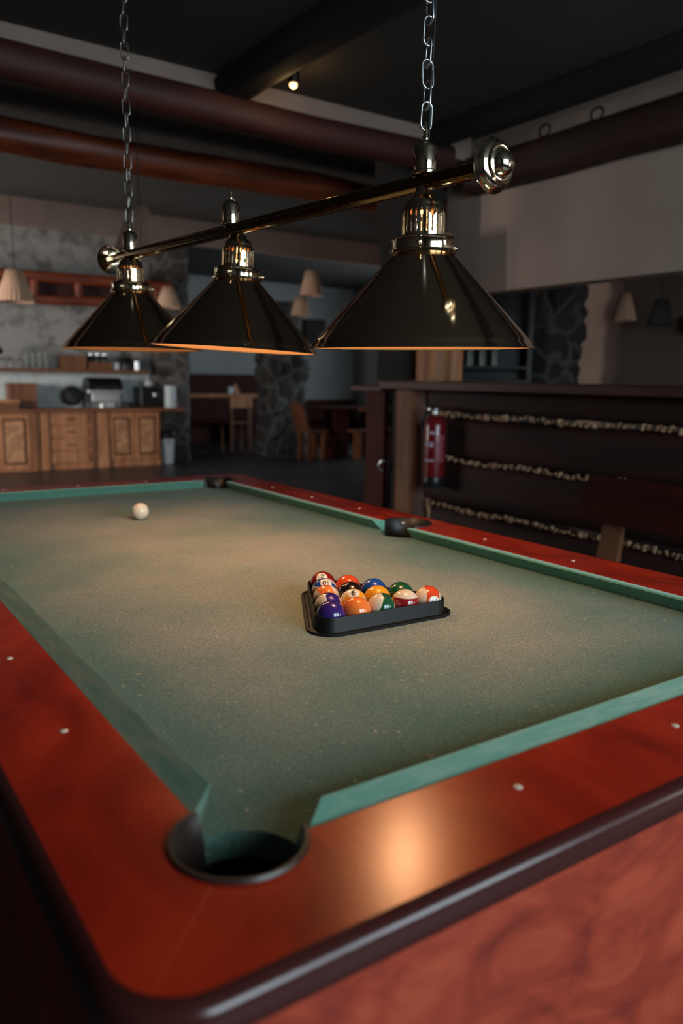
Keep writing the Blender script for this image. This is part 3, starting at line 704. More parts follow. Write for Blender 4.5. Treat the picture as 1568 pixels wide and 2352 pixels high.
def chain(top, mat, ln, wd, wire, label, twist=0.0):
    root = bpy.data.objects.new('chain', None); COL.objects.link(root); root.empty_display_size = 0.02
    # the chain is a part of the light: a canopy disc at the ceiling carries its links
    bm = BM(); lathe(bm, [(0.05, CEIL), (0.05, CEIL-0.01), (0.03, CEIL-0.03), (0.008, CEIL-0.035), (0.004, CEIL-0.05), (0, CEIL-0.05)], (top.x, top.y, 0), seg=24)
    bpy.data.objects.remove(root)
    root = obj('chain', bm, mat, fx, label=label)
    pitch = ln-2*wire*1.9; n = int((CEIL-0.045-top.z)/pitch)+1
    base = None
    for k in range(n):
        z = top.z+ln/2-wire*2+k*pitch; a = (PI/2)*(k % 2)-YAW+twist+0.10*math.sin(k*1.7)
        if base is None:
            bm = BM(); pts = []
            r = wd/2-wire/2; h = ln/2-wire/2-r
            for s, c0 in ((1, h), (-1, -h)):
                for q in range(9):
                    t = PI*q/8; pts.append((r*math.cos(t)*s, 0, c0+s*r*math.sin(t)))
            tube(bm, pts, wire/2, 8, True)
            me = bpy.data.meshes.new('chain_link'); bmesh.ops.recalc_face_normals(bm, faces=bm.faces); bm.to_mesh(me); bm.free(); me.materials.append(mat)
            for p in me.polygons: p.use_smooth = True
            base = me
        o = bpy.data.objects.new('chain_link', base); COL.objects.link(o); o.parent = root
        o.location = Vector((top.x, top.y, z))-WM[root.name].translation; o.rotation_euler = (0.04*math.sin(k*2.3), 0.05*math.cos(k*1.3), a)
    return root
ch_near = chain(tops[0], M['chain'], 0.056, 0.027, 0.0050, 'near chain of pale steel links', 0.4)
chain(tops[2], M['chain_dark'], 0.056, 0.026, 0.0042, 'far chain of darker links')
bm = BM(); p = tops[0]; tube(bm, [(p.x+0.004, p.y-0.004, p.z-0.02)]+[(p.x+0.006+0.004*math.sin(q*0.9), p.y-0.003+0.004*math.cos(q), p.z+q*(CEIL-p.z)/12) for q in range(1, 13)], 0.0022, 6)
obj('power_cord', bm, M['blackplastic'], fx)

# lit ceiling spotlight at the end of the black beam
sp = thing('ceiling_spotlight', 'small lit spotlight glowing orange beside the black ceiling beam', 'light', (2.05, 3.37, 2.90))
bm = BM(); lathe(bm, [(0.030, 0.0), (0.034, 0.03), (0.034, 0.075), (0.012, 0.10)], (2.05, 3.37, 2.90), seg=24); obj('housing', bm, M['iron'], sp)
obj('bulb', sphere(BM(), (2.05, 3.37, 2.895), 0.020, 20, 12), M['spot'], sp, label='glowing bulb')
l = bpy.data.lights.new('spot_light', 'POINT'); l.energy = 1.2; l.color = (1, 0.6, 0.25); l.shadow_soft_size = 0.02
lo = bpy.data.objects.new('spot_light', l); COL.objects.link(lo); lo.location = (2.05, 3.37, 2.86)

# ------------------------------------------------------------------ bar on the right
bar = thing('bar_counter', 'long dark log bar with bark seams and reddish counter top, along the right side', 'bar', (3.5, 1.3, 0))
obj('counter_top', box(BM(), 3.17, 3.86, -1.2, 4.02, 1.235, 1.295), M['bar_top'], bar, smooth=False, bevel=0.008)
for z0, z1 in ((0.0, 0.425), (0.455, 0.755), (0.785, 1.06), (1.085, 1.235)):
    bm = BM(); zc, hh = (z0+z1)/2, (z1-z0)/2
    log(bm, (3.42, -1.2, zc), (3.42, 3.62, zc), 0.115, hh*1.0, n=40, seg=32, amp=0.012, seed=z0*3, sq=5)
    obj('wall_log', bm, M['bar_log'], bar)
rs = random.Random(3)
def chips(y0, y1, zf, n, x=3.315):
    bm = BM()
    for k in range(n):
        t = (k+rs.random()*0.7)/n; y = y0+(y1-y0)*t; z = zf(t)+rs.uniform(-0.006, 0.006)
        w, h, dx = rs.uniform(0.003, 0.009), rs.uniform(0.005, 0.018), rs.uniform(0.004, 0.02)
        a = rs.uniform(-0.5, 0.5)
        P = []
        for zz in (-h, h):
            for xx, yy in ((-dx, -w), (dx, -w), (dx, w), (-dx, w)): P.append((x+xx, y+yy+zz*a, z+zz))
        quadbox(bm, P)
    return bm
for z in (1.073, 0.770, 0.440):
    obj('bark_seam', chips(-1.2, 3.55, lambda t, z=z: z+0.006*math.sin(t*40), 150), M['bark'], bar, smooth=False, kind='stuff', label='seam of pale bark chips')
obj('bark_seam', chips(3.56, 3.60, lambda t: 0.28+0.20*t, 14), M['bark'], bar, smooth=False, kind='stuff', label='short upright run of bark chips')
obj('log_pilaster', log(BM(), (3.37, 3.79, 0.0), (3.37, 3.79, 1.235), 0.165, 0.15, amp=0.05, seed=12.3, sq=2.5), M['post'], bar, label='rough brown log at the end of the bar')
bg = thing('bar_gate', 'dark reddish gate panel at the far end of the bar with a pale hook', 'gate', (3.32, 4.25, 0))
obj('panel', box(BM(), 3.29, 3.34, 4.10, 4.33, 0.0, 1.21), M['redwood'], bg, smooth=False, bevel=0.004)
obj('gap_shade_board', box(BM(), 3.345, 3.385, 3.985, 4.10, 0.0, 1.2), M['pit'], bg, smooth=False)  # near-black board stands in for the shade in the gap
obj('gate_top', box(BM(), 3.20, 3.62, 4.03, 4.42, 1.215, 1.255), M['bar_top'], bg, smooth=False, bevel=0.006)
bm = BM(); tube(bm, [(3.285, 4.075, 0.70), (3.262, 4.085, 0.695), (3.255, 4.105, 0.67), (3.262, 4.11, 0.64), (3.285, 4.09, 0.615)], 0.007, 8); obj('hook_handle', bm, M['chrome'], bg, label='pale curved handle')

# fire extinguisher
fe = thing('fire_extinguisher', 'red fire extinguisher hanging on the log front of the bar', 'fire extinguisher', (3.19, 3.42, 0.58))
ec = Vector((3.19, 3.40, 0))
bm = BM(); lathe(bm, [(0.0, 0.635), (0.072, 0.640), (0.0735, 0.66), (0.0735, 1.00), (0.068, 1.03), (0.048, 1.056), (0.024, 1.068), (0.022, 1.08)], ec, seg=40); obj('cylinder', bm, M['red'], fe)
bm = BM(); lathe(bm, [(0.070, 0.590), (0.076, 0.600), (0.077, 0.655), (0.073, 0.662)], ec, seg=32); obj('base_ring', bm, M['black'], fe)
bm = BM(); lathe(bm, [(0.020, 1.078), (0.020, 1.10), (0.014, 1.105), (0.014, 1.12)], ec, seg=16); box(bm, ec.x-0.06, ec.x+0.03, ec.y-0.012, ec.y+0.012, 1.105, 1.12); obj('valve', bm, M['chrome'], fe)
bm = BM(); quadbox(bm, [(ec.x-0.10, ec.y-0.012, 1.13), (ec.x+0.03, ec.y-0.012, 1.118), (ec.x+0.03, ec.y+0.012, 1.118), (ec.x-0.10, ec.y+0.012, 1.13), (ec.x-0.10, ec.y-0.012, 1.142), (ec.x+0.03, ec.y-0.012, 1.13), (ec.x+0.03, ec.y+0.012, 1.13), (ec.x-0.10, ec.y+0.012, 1.142)]); obj('lever', bm, M['black'], fe)
bm = BM(); tube(bm, [(ec.x, ec.y+0.02, 1.09), (ec.x-0.02, ec.y+0.07, 1.10), (ec.x-0.02, ec.y+0.11, 1.03), (ec.x, ec.y+0.105, 0.9), (ec.x+0.01, ec.y+0.10, 0.72)], 0.012, 10); cyl(bm, (ec.x+0.01, ec.y+0.10, 0.73), (ec.x+0.01, ec.y+0.10, 0.60), 0.014, 0.022, 12); obj('hose', bm, M['black'], fe, label='black discharge hose')
bm = BM()
def wrap(bm, a0, a1, z0, z1, r=0.0742):
    n = 8; A = [[bm.verts.new((ec.x+r*math.cos(a0+(a1-a0)*i/n), ec.y+r*math.sin(a0+(a1-a0)*i/n), z)) for i in range(n+1)] for z in (z0, z1)]
    for i in range(n): bm.faces.new((A[0][i], A[0][i+1], A[1][i+1], A[1][i]))
tc_ = math.atan2(CAM.y-ec.y, CAM.x-ec.x)
for k in range(11): wrap(bm, tc_+0.15, tc_+1.05-0.12*(k % 3), 0.765+0.0165*k, 0.775+0.0165*k)
obj('instruction_label', bm, M['label'], fe, label='pale pink instruction lines')
for q in ((-0.55, 0.05, 0.948, 0.966), (-1.0, -0.62, 0.868, 0.892), (-0.5, -0.12, 0.862, 0.895), (-1.0, 0.0, 0.765, 0.778)):
    bm = BM(); wrap(bm, tc_+q[0], tc_+q[1], q[2], q[3]); obj('printed_mark', bm, M['label_white'], fe, label='whitish printed mark')

# wooden settle in front of the bar
st = thing('wooden_settle', 'reddish brown wooden settle with a wide plank back in front of the bar', 'bench', (2.45, 1.0, 0))
def slanted(x, y0, y1, z0, z1, th, lean): 
    bm = BM(); quadbox(bm, [(x, y0, z0), (x+th, y0, z0), (x+th, y1, z0), (x, y1, z0), (x+lean, y0, z1), (x+lean+th, y0, z1), (x+lean+th, y1-0.035, z1), (x+lean, y1-0.035, z1)]); return bm
obj('backrest', slanted(2.60, 0.0, 1.715, 0.68, 0.885, 0.03, 0.03), M['redwood'], st, smooth=False, bevel=0.004)
for y in (1.50, 0.10): obj('back_support', slanted(2.628, y, y+0.125, 0.42, 0.84, 0.028, 0.05), M['pine_dark'], st, smooth=False, bevel=0.004, label='lighter pine upright')
obj('seat', box(BM(), 2.16, 2.60, 0.0, 1.70, 0.42, 0.455), M['redwood'], st, smooth=False, bevel=0.006)
for y in (0.10, 1.50):
    for x in (2.2, 2.53): obj('leg', box(BM(), x, x+0.05, y, y+0.12, 0, 0.42), M['pine_dark'], st, smooth=False, bevel=0.004)

# back bar: black cabinet with bottles on its shelf
cbx = (5.00, 4.78)                 # cabinet centre
bb = thing('back_bar_cabinet', 'tall black cabinet with an open bottle shelf behind the bar', 'cabinet', (cbx[0], cbx[1], 0), -0.78)
def loc_box(parent, name, m, x0, x1, y0, y1, z0, z1, bevel=0.004, label=None):
    bm = box(BM(), x0, x1, y0, y1, z0, z1); bm.transform(WM[parent.name]); return obj(name, bm, m, parent, smooth=False, bevel=bevel, label=label)
loc_box(bb, 'lower_cabinet', M['black'], -0.40, 0.40, -0.2, 0.25, 0, 1.32)
loc_box(bb, 'back_panel', M['black'], -0.40, 0.40, 0.2, 0.25, 1.32, 2.3)
for x in (-0.40, 0.36): loc_box(bb, 'side_panel', M['black'], x, x+0.04, -0.1, 0.2, 1.32, 2.3)
loc_box(bb, 'top_panel', M['black'], -0.40, 0.40, -0.1, 0.25, 2.3, 2.35)
loc_box(bb, 'shelf', M['black'], -0.36, 0.36, -0.1, 0.2, 1.415, 1.44)
M['bottle'] = plain('bottle_glass', (0.05, 0.07, 0.07), 0.35)
bottle0 = None
for k, lb in enumerate(('leftmost of the dim bottles on the black back bar shelf', 'second dim bottle from the left on the black back bar shelf', 'third dim bottle from the left on the black back bar shelf', 'rightmost dim bottle on the black back bar shelf')):
    p = WM[bb.name] @ Vector((-0.27+0.115*k, 0.0, 1.441))
    if bottle0 is None:
        bottle0 = thing('bottle', lb, 'bottle', p, 0, 'bottles on the back bar shelf')
        bm = BM(); lathe(bm, [(0.0, 0), (0.034, 0.002), (0.035, 0.14), (0.030, 0.165), (0.013, 0.20), (0.0125, 0.25), (0.015, 0.252), (0.015, 0.26)], p, seg=20); obj('body', bm, M['bottle'], bottle0)
        bm = BM(); lathe(bm, [(0.0155, 0.255), (0.0155, 0.285), (0, 0.286)], p, seg=14); obj('cap', bm, M['iron'], bottle0)
    else: copy_thing(bottle0, p, lb)
# stone pier in the bar room
o = obj('stone_pier', stone_column(BM(), 6.03, 4.93, 0.24, 0.20, 0, 2.99, 3.3, amp=0.10), M['stone']); tag(o, 'dark rubble stone pier behind the bar, right of the black cabinet', 'pillar')
M['wreath'] = noisy('dried_wreath', (0.015, 0.02, 0.015), (0.05, 0.05, 0.04), (40, 40, 40), 0.9)
bm = BM(); sphere(bm, (6.93, 3.98, 1.87), 0.06, 20, 14, 1.6)
for v in bm.verts: v.co += Vector((noise.noise(v.co*20), noise.noise(v.co*21), noise.noise(v.co*22)))*0.02
tag(obj('wall_ornament', bm, M['wreath']), 'small dark ornament on the bar room wall at the right edge', 'ornament')

# ------------------------------------------------------------------ pleated pendant lamps
def pendant(px, py, zb, h, rb, rt, ceil, label, rz=0):
    t = thing('pendant_lamp', label, 'lamp', (px, py, zb), rz, 'pleated pendant lamps')
    rad = lambda a, hh: 1+0.035*math.cos(a*26)
    bm = BM(); lathe(bm, [(rb, 0), (rb*0.985+rt*0.015, h*0.03), ((rb+rt)/2, h*0.52), (rt, h), (rt-0.004, h), ((rb+rt)/2-0.005, h*0.5), (rb-0.005, 0)], (px, py, zb), seg=156, rad=rad, caps=False)
    obj('lamp_shade', bm, M['fabric'], t, ang=80)
    bm = BM(); cyl(bm, (px, py, zb+h), (px, py, ceil), 0.004, seg=8); cyl(bm, (px, py, zb+h*0.55), (px, py, zb+h+0.02), 0.02, 0.012, 12); obj('cord', bm, M['black'], t)
    bm = BM(); sphere(bm, (px, py, zb+h*0.42), 0.035, 16, 10); obj('bulb', bm, M['white'], t)
    return t
first_pendant = pendant(1.547, 4.437, 2.09, 0.275, 0.155, 0.055, 3.0, 'large dim pleated pendant lamp right behind the far chain of the table light')
pendant(1.49, 7.70, 1.995, 0.30, 0.175, 0.075, 3.0, 'pleated pendant lamp at the left edge of the photo above the buffet')
pendant(3.50, 8.78, 2.13, 0.245, 0.15, 0.06, 3.3, 'pleated pendant lamp just right of the farthest brass shade')
pendant(5.79, 9.147, 2.46, 0.34, 0.16, 0.08, 3.3, 'pale pleated pendant lamp between the two nearer brass shades, higher of the pair')
pendant(6.50, 10.6, 2.30, 0.29, 0.155, 0.085, 3.3, 'pleated pendant lamp under the higher pale one, above the stone pier')
pendant(6.35, 4.32, 1.90, 0.27, 0.115, 0.045, 3.0, 'small pale pleated lamp hanging before the grey wall behind the bar')
pd = pendant(6.50, 4.02, 1.85, 0.24, 0.115, 0.06, 3.0, 'small dark pleated lamp hanging behind the bar, near the right edge of the photo')
M['dim_shade'] = noisy('dim_lit_shade_cloth', (0.16, 0.10, 0.075), (0.22, 0.14, 0.10), (20, 20, 4), 0.9)  # same pleated cloth, darkened for the dimmer light on this pendant
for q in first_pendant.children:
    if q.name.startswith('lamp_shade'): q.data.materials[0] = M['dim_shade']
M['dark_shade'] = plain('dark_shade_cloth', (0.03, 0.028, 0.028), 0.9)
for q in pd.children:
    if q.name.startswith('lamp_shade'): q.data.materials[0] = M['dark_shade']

# ------------------------------------------------------------------ buffet
YF, YB = 10.56, 11.08
def cab(x0, x1, name, label, grp='pine buffet cabinets'):
    t = thing(name, label, 'cabinet', ((x0+x1)/2, YF+0.25, 0), 0, grp)
    obj('body', box(BM(), x0, x1, YF+0.02, YB, 0.0, 0.80), M['pine'], t, smooth=False); return t
def door(t, x0, x1, z0=0.10, z1=0.775):
    d = obj('door', box(BM(), x0, x1, YF-0.004, YF+0.018, z0, z1), M['pine'], t, smooth=False, bevel=0.003)
    bm = BM()
    gx0, gx1, gz0, gz1, g = x0+0.055, x1-0.055, z0+0.07, z1-0.06, 0.028
    for q in ((gx0, gx0+g, gz0, gz1), (gx1-g, gx1, gz0, gz1), (gx0+g, gx1-g, gz0, gz0+g), (gx0+g, gx1-g, gz1-g, gz1)): box(bm, q[0], q[1], YF-0.0075, YF-0.003, q[2], q[3])
    obj('groove', bm, M['groove'], d, smooth=False)
    obj('raised_panel', box(BM(), gx0+g, gx1-g, YF-0.012, YF-0.003, gz0+g, gz1-g), M['pine_panel'], d, smooth=False, bevel=0.004)
    return d
c = cab(1.30, 2.24, 'sideboard_cabinet', 'pine cabinet with panelled doors at the left end of the buffet'); door(c, 1.34, 1.80, 0.03); door(c, 1.815, 2.22, 0.03)
c = cab(2.24, 3.02, 'drawer_cabinet', 'pine cabinet with a column of four drawers in the middle of the buffet')
for k in range(4):
    z1 = 0.775-0.178*k; d = obj('drawer', box(BM(), 2.49, 3.00, YF-0.006, YF+0.018, z1-0.150, z1), M['pine'], c, smooth=False, bevel=0.006)
    if k < 3:
        bm = BM(); tube(bm, [(2.70, YF-0.008, z1-0.062), (2.705, YF-0.03, z1-0.072), (2.745, YF-0.035, z1-0.085), (2.785, YF-0.03, z1-0.072), (2.79, YF-0.008, z1-0.062)], 0.0065, 8); obj('handle', bm, M['iron'], d, label='small dark bail handle')
for x0, x1 in ((2.27, 2.34), (2.36, 2.46)): obj('stile', box(BM(), x0, x1, YF-0.03, YF+0.02, 0.0, 0.79), M['pine_dark'] if x0 < 2.3 else M['pine'], c, smooth=False, bevel=0.01)
c = cab(3.02, 4.07, 'sideboard_cabinet', 'pine cabinet with two narrow panelled doors beside the white bin'); door(c, 3.31, 3.66); door(c, 3.675, 4.04)
for x0, x1, mm in ((3.04, 3.12, 'pine_dark'), (3.13, 3.28, 'pine')): obj('stile', box(BM(), x0, x1, YF-0.03, YF+0.02, 0.0, 0.79), M[mm], c, smooth=False, bevel=0.01)
tag(obj('buffet_worktop', prism(BM(), [(1.30, YF-0.08), (4.42, YF-0.08), (4.42, 10.82), (4.12, 10.82), (4.12, YB), (1.30, YB)], 0.80, 0.84), M['pine_x'], smooth=False, bevel=0.008), 'long reddish pine worktop lying on the buffet cabinets', 'worktop')
tag(obj('wall_shelf', box(BM(), 1.30, 3.95, 10.66, 11.10, 1.335, 1.385), M['pine_dark'], smooth=False, bevel=0.008), 'thick wooden wall shelf with glasses and boxes above the buffet', 'shelf')
cn = thing('log_canopy', 'reddish brown log canopy hanging above the buffet', 'canopy', (2.8, 10.3, 2.2))
bm = BM(); log(bm, (1.2, 10.3, 2.55), (4.15, 10.3, 2.555), 0.075, 0.07, amp=0.03, seed=20, sq=3); obj('top_log', bm, M['log_red'], cn)
bm = BM(); log(bm, (1.2, 10.3, 2.25), (3.65, 10.3, 2.29), 0.07, 0.065, amp=0.03, seed=24, sq=3); obj('lower_log', bm, M['log_red'], cn)
for x in (1.55, 2.3, 2.86, 3.4, 3.95): obj('strut', log(BM(), (x, 10.3, 2.28 if x < 3.6 else 2.3), (x, 10.3, 2.55), 0.055, 0.05, n=8, amp=0.03, seed=x, sq=3), M['log_red'], cn)
obj('shadow_board', box(BM(), 1.2, 4.1, 10.42, 10.45, 2.25, 2.60), M['log'], cn, smooth=False, label='dark board behind the struts')

# things standing on the buffet
YI = 10.72
bx = thing('bread_box', 'wooden bread box at the left end of the buffet worktop', 'box', (2.19, YI+0.1, 0.84))
obj('box_body', box(BM(), 2.02, 2.37, YI, YI+0.25, 0.84, 1.165), M['pine_dark'], bx, smooth=False, bevel=0.006)
obj('lid', box(BM(), 2.01, 2.38, YI-0.01, YI+0.26, 1.165, 1.182), M['pine_dark'], bx, smooth=False, bevel=0.003)
cbd = thing('wooden_tray', 'low wooden tray before the bread box at the left edge of the photo', 'tray', (1.92, YI-0.1, 0.84))
obj('tray_base', box(BM(), 1.66, 2.08, YI-0.20, YI-0.03, 0.84, 0.93), M['pine_dark'], cbd, smooth=False, bevel=0.004)
obj('tray_rim', box(BM(), 1.64, 2.10, YI-0.21, YI-0.02, 0.93, 0.965), M['pine'], cbd, smooth=False, bevel=0.004, label='lighter pine rim')
cf = thing('chafing_dish', 'chrome chafing dish with a black roll top lid on the buffet', 'chafing dish', (3.30, YI+0.1, 0.84))
bm = BM(); lathe(bm, [(0.0, 0), (0.17, 0.002), (0.17, 0.49), (0.0, 0.492)], (3.08, YI+0.16, 1.10), (1, 0, 0), 36)
for v in bm.verts:
    if v.co.z < 1.10: v.co.z = 1.10
obj('roll_top_lid', bm, M['black'], cf, ang=50)
obj('water_pan', box(BM(), 3.06, 3.60, YI-0.02, YI+0.32, 1.05, 1.10), M['chrome'], cf, smooth=False, bevel=0.01)
obj('front_panel', box(BM(), 3.12, 3.52, YI+0.0, YI+0.03, 0.93, 1.05), M['chrome'], cf, smooth=False, bevel=0.006)
bm = BM(); tube(bm, [(3.2, YI-0.02, 1.11), (3.2, YI-0.06, 1.13), (3.46, YI-0.06, 1.13), (3.46, YI-0.02, 1.11)], 0.009, 8); obj('lid_handle', bm, M['chrome'], cf)
for x in (3.09, 3.56):
    for y in (YI+0.02, YI+0.28): obj('leg', cyl(BM(), (x, y, 0.84), (x, y, 1.05), 0.013, seg=12), M['black'], cf)
bm = BM(); lathe(bm, [(0.0, 0), (0.045, 0), (0.045, 0.05), (0.03, 0.06), (0, 0.06)], (3.30, YI+0.12, 0.845), seg=20); obj('burner', bm, M['chrome'], cf)
o = obj('round_bin_lid', lathe(BM(), [(0, 0), (0.115, 0.01), (0.145, 0.06), (0.145, 0.12), (0.11, 0.17), (0, 0.18)], (2.90, YI+0.30, 1.0), (0.0, -1, 0.1), 32), M['black'], origin=(2.90, YI+0.28, 0.84)); tag(o, 'round black pan lid leaning behind the left end of the chafing dish', 'lid')
cm = thing('coffee_machine', 'black coffee machine with a white cup on top near the right end of the buffet', 'coffee machine', (4.0, YI+0.12, 0.84))
obj('machine_body', box(BM(), 3.84, 4.10, YI+0.0, YI+0.30, 0.84, 1.15), M['black'], cm, smooth=False, bevel=0.015)
obj('drip_tray', box(BM(), 3.62, 3.84, YI+0.0, YI+0.28, 0.84, 0.92), M['black'], cm, smooth=False, bevel=0.01)
obj('spout', box(BM(), 4.02, 4.08, YI-0.05, YI+0.0, 1.0, 1.06), M['chrome'], cm, smooth=False, bevel=0.006)
bm = BM(); lathe(bm, [(0.0, 0), (0.030, 0.0), (0.055, 0.02), (0.060, 0.05), (0.035, 0.085), (0.010, 0.105), (0, 0.11)], (4.0, YI+0.12, 1.15), seg=24); tag(obj('sugar_bowl', bm, M['white']), 'white lidded bowl standing on the black coffee machine', 'bowl')
bm = BM(); lathe(bm, [(0.0, 0), (0.082, 0.002), (0.085, 0.02), (0.085, 0.31), (0.080, 0.325), (0, 0.325)], (4.285, YI-0.02, 0.84), seg=32); tag(obj('paper_towel_roll', bm, M['bin']), 'pale upright paper roll at the right end of the worktop', 'paper roll')
g0 = None
def glass_mesh(name, p, r, h, label, grp, m='glass'):
    bm = BM(); lathe(bm, [(0.0, 0), (r*0.82, 0.001), (r, h), (r-0.003, h), (r*0.8-0.003, 0.008), (0, 0.008)], p, seg=20, caps=False); o = obj(name, bm, M[m], origin=p); tag(o, label, 'glass', grp); return o
# stacked glasses on the shelf
ZS = 1.385; gx = [2.275, 2.36, 2.445, 2.53]; ordn = ['leftmost', 'second from the left', 'third from the left', 'rightmost']
gl0 = None
for lev in (0, 1):
    for k, x in enumerate(gx):
        lb = '%s glass in the %s row of the stacked glasses on the shelf' % (ordn[k], ('lower', 'upper')[lev]); p = Vector((x, 10.80, ZS+lev*0.112))
        if gl0 is None: gl0 = glass_mesh('drinking_glass', p, 0.036, 0.110, lb, 'glasses stacked on the shelf')
        else: o = gl0.copy(); COL.objects.link(o); o.location = p; o['label'] = lb
for x, lb in ((1.96, 'glass jar at the far left end of the shelf'), (2.07, 'glass jar on the shelf, second from its left end'), (2.17, 'small glass jar on the shelf touching the stacked glasses')):
    t = thing('storage_jar', lb, 'jar', (x, 10.8, ZS), 0, 'jars at the left end of the shelf')
    bm = BM(); lathe(bm, [(0, 0), (0.040, 0.002), (0.042, 0.09), (0.034, 0.105)], (x, 10.8, ZS), seg=20); obj('jar_body', bm, M['glass'], t)
    bm = BM(); lathe(bm, [(0.038, 0.104), (0.038, 0.124), (0, 0.126)], (x, 10.8, ZS), seg=20); obj('lid', bm, M['iron'], t)
o = obj('wooden_crate', box(BM(), 2.74, 3.05, 10.70, 10.95, ZS, ZS+0.185), M['pine_dark'], smooth=False, bevel=0.006); tag(o, 'plain wooden crate in the middle of the wall shelf', 'crate', 'crates on the shelf')
o = obj('wooden_crate', box(BM(), 3.09, 3.42, 10.70, 10.95, ZS, ZS+0.10), M['pine_dark'], smooth=False, bevel=0.006); tag(o, 'low wooden crate with three dark jars on the shelf', 'crate', 'crates on the shelf')
for k, x in enumerate((3.15, 3.25, 3.35)):
    p = (x, 10.82, ZS+0.10); t = thing('spice_jar', ['leftmost', 'middle', 'rightmost'][k]+' of the three dark jars on the low crate', 'jar', p, 0, 'dark jars on the low crate')
    bm = BM(); lathe(bm, [(0, 0), (0.040, 0.002), (0.042, 0.08), (0.03, 0.10)], p, seg=18); obj('jar_body', bm, M['black'], t)
    bm = BM(); lathe(bm, [(0.032, 0.10), (0.032, 0.118), (0, 0.12)], p, seg=18); obj('lid', bm, M['chrome'], t)
kt = thing('kettle', 'dark kettle with pale front near the right end of the shelf', 'kettle', (3.62, 10.82, ZS))
bm = BM(); lathe(bm, [(0, 0), (0.11, 0.003), (0.115, 0.06), (0.10, 0.13), (0.06, 0.18), (0.03, 0.19), (0, 0.2)], (3.68, 10.85, ZS), seg=28); obj('kettle_body', bm, M['black'], kt)
bm = BM(); tube(bm, [(3.60, 10.85, ZS+0.15), (3.62, 10.85, ZS+0.235), (3.74, 10.85, ZS+0.235), (3.76, 10.85, ZS+0.15)], 0.011, 8); obj('handle', bm, M['black'], kt)
bm = BM(); lathe(bm, [(0, 0), (0.055, 0.002), (0.058, 0.07), (0.05, 0.10), (0, 0.10)], (3.50, 10.78, ZS), seg=24); tag(obj('sugar_pot', bm, M['white']), 'small white pot on the shelf between low crate and kettle', 'pot')
bm = BM(); lathe(bm, [(0, 0), (0.028, 0.0), (0.030, 0.12), (0, 0.12)], (3.79, 10.74, ZS), seg=18); tag(obj('steel_tumbler', bm, M['chrome']), 'shiny steel tumbler on the right end of the shelf beside the kettle', 'tumbler')
# dark dome at left edge
bm = BM(); lathe(bm, [(0.10, 0), (0.11, 0.03), (0.08, 0.09), (0, 0.12)], (1.83, 10.6, 1.56), seg=24); o = obj('hanging_pan', bm, M['iron']); 
bm2 = o; tag(o, 'dark round pan hanging by the shelf at the left edge of the photo', 'pan')
bm = BM(); cyl(bm, (1.83, 10.6, 1.67), (1.83, 10.6, 2.22), 0.004, seg=6); obj('hanger', bm, M['iron'], o)
# bin
bn = thing('waste_bin', 'white waste bin with a black lid beside the pine buffet', 'bin', (4.21, 10.70, 0))
bm = BM(); lathe(bm, [(0.0, 0.0), (0.093, 0.002), (0.097, 0.02), (0.115, 0.37), (0.115, 0.38)], (4.22, 10.72, 0), seg=4*8, rad=lambda a, h: (abs(math.cos(a))**4+abs(math.sin(a))**4)**-0.25*0.95); obj('bin_body', bm, M['bin'], bn)
bm = BM(); lathe(bm, [(0.118, 0.378), (0.120, 0.40), (0.105, 0.47), (0.07, 0.49), (0, 0.492)], (4.22, 10.72, 0), seg=32, rad=lambda a, h: (abs(math.cos(a))**4+abs(math.sin(a))**4)**-0.25*0.95); obj('lid', bm, M['black'], bn)
bm = BM(); tube(bm, [(4.17, 10.605, 0.34), (4.18, 10.60, 0.325), (4.21, 10.60, 0.325), (4.22, 10.605, 0.34)], 0.007, 6); obj('handle', bm, M['black'], bn)

# stone piers
o = obj('stone_pier', stone_column(BM(), 4.44, 11.15, 0.27, 0.24, 0, 3.3, 9.1, amp=0.05), M['stone_brown']); tag(o, 'brownish rubble stone pier at the right end of the buffet', 'pillar')
o = obj('stone_pier', stone_column(BM(), 6.50, 11.25, 0.34, 0.25, 0, 2.55, 5.4, amp=0.09, bulges=((0.95, 1.42, 0.22, 0.15),)), M['stone']); tag(o, 'dark rubble stone pier in the middle distance with jutting stones, beside the dining tables', 'pillar')
spk = thing('wall_speaker', 'black box speaker on the stone pier under the pendant lamp', 'speaker', (6.80, 10.66, 1.87))
obj('cabinet', box(BM(), 6.62, 6.98, 10.55, 10.78, 1.87, 2.26), M['black'], spk, smooth=False, bevel=0.01)
obj('grille', box(BM(), 6.64, 6.96, 10.54, 10.55, 1.89, 2.24), M['pit'], spk, smooth=False)

# dining furniture
dt = thing('dining_table', 'high pine topped table before the far wall, seen between the stone piers', 'table', (6.1, 12.9, 0))
obj('tabletop', box(BM(), 5.0, 6.95, 12.5, 13.2, 0.94, 1.0), M['pine'], dt, smooth=False, bevel=0.006)
for x in (5.05, 6.84):
    for y in (12.55, 13.1): obj('leg', box(BM(), x, x+0.07, y, y+0.07, 0, 0.955), M['pine_dark'], dt, smooth=False, bevel=0.004)
def chair(x, y, label, zs=0.52, zb=0.99, rz=0):
    t = thing('dining_chair', label, 'chair', (x, y, 0), rz, 'pine dining chairs')
    def B(n, *a, m='pine'): 
        bm = box(BM(), *a); bm.transform(WM[t.name]); obj(n, bm, M[m], t, smooth=False, bevel=0.006)
    B('seat', -0.22, 0.22, -0.2, 0.22, zs-0.03, zs, m='pine_dark'); B('backrest', -0.22, 0.22, -0.215, -0.19, zb-0.22, zb)
    for sx in (-0.21, 0.17):
        B('leg', sx, sx+0.04, -0.205, -0.165, 0, zb-0.22 if False else zs-0.03, m='pine_dark'); B('leg', sx, sx+0.04, 0.165, 0.205, 0, zs-0.03, m='pine_dark')
        B('back_post', sx, sx+0.04, -0.21, -0.18, zs, zb-0.22, m='pine_dark')
    return t
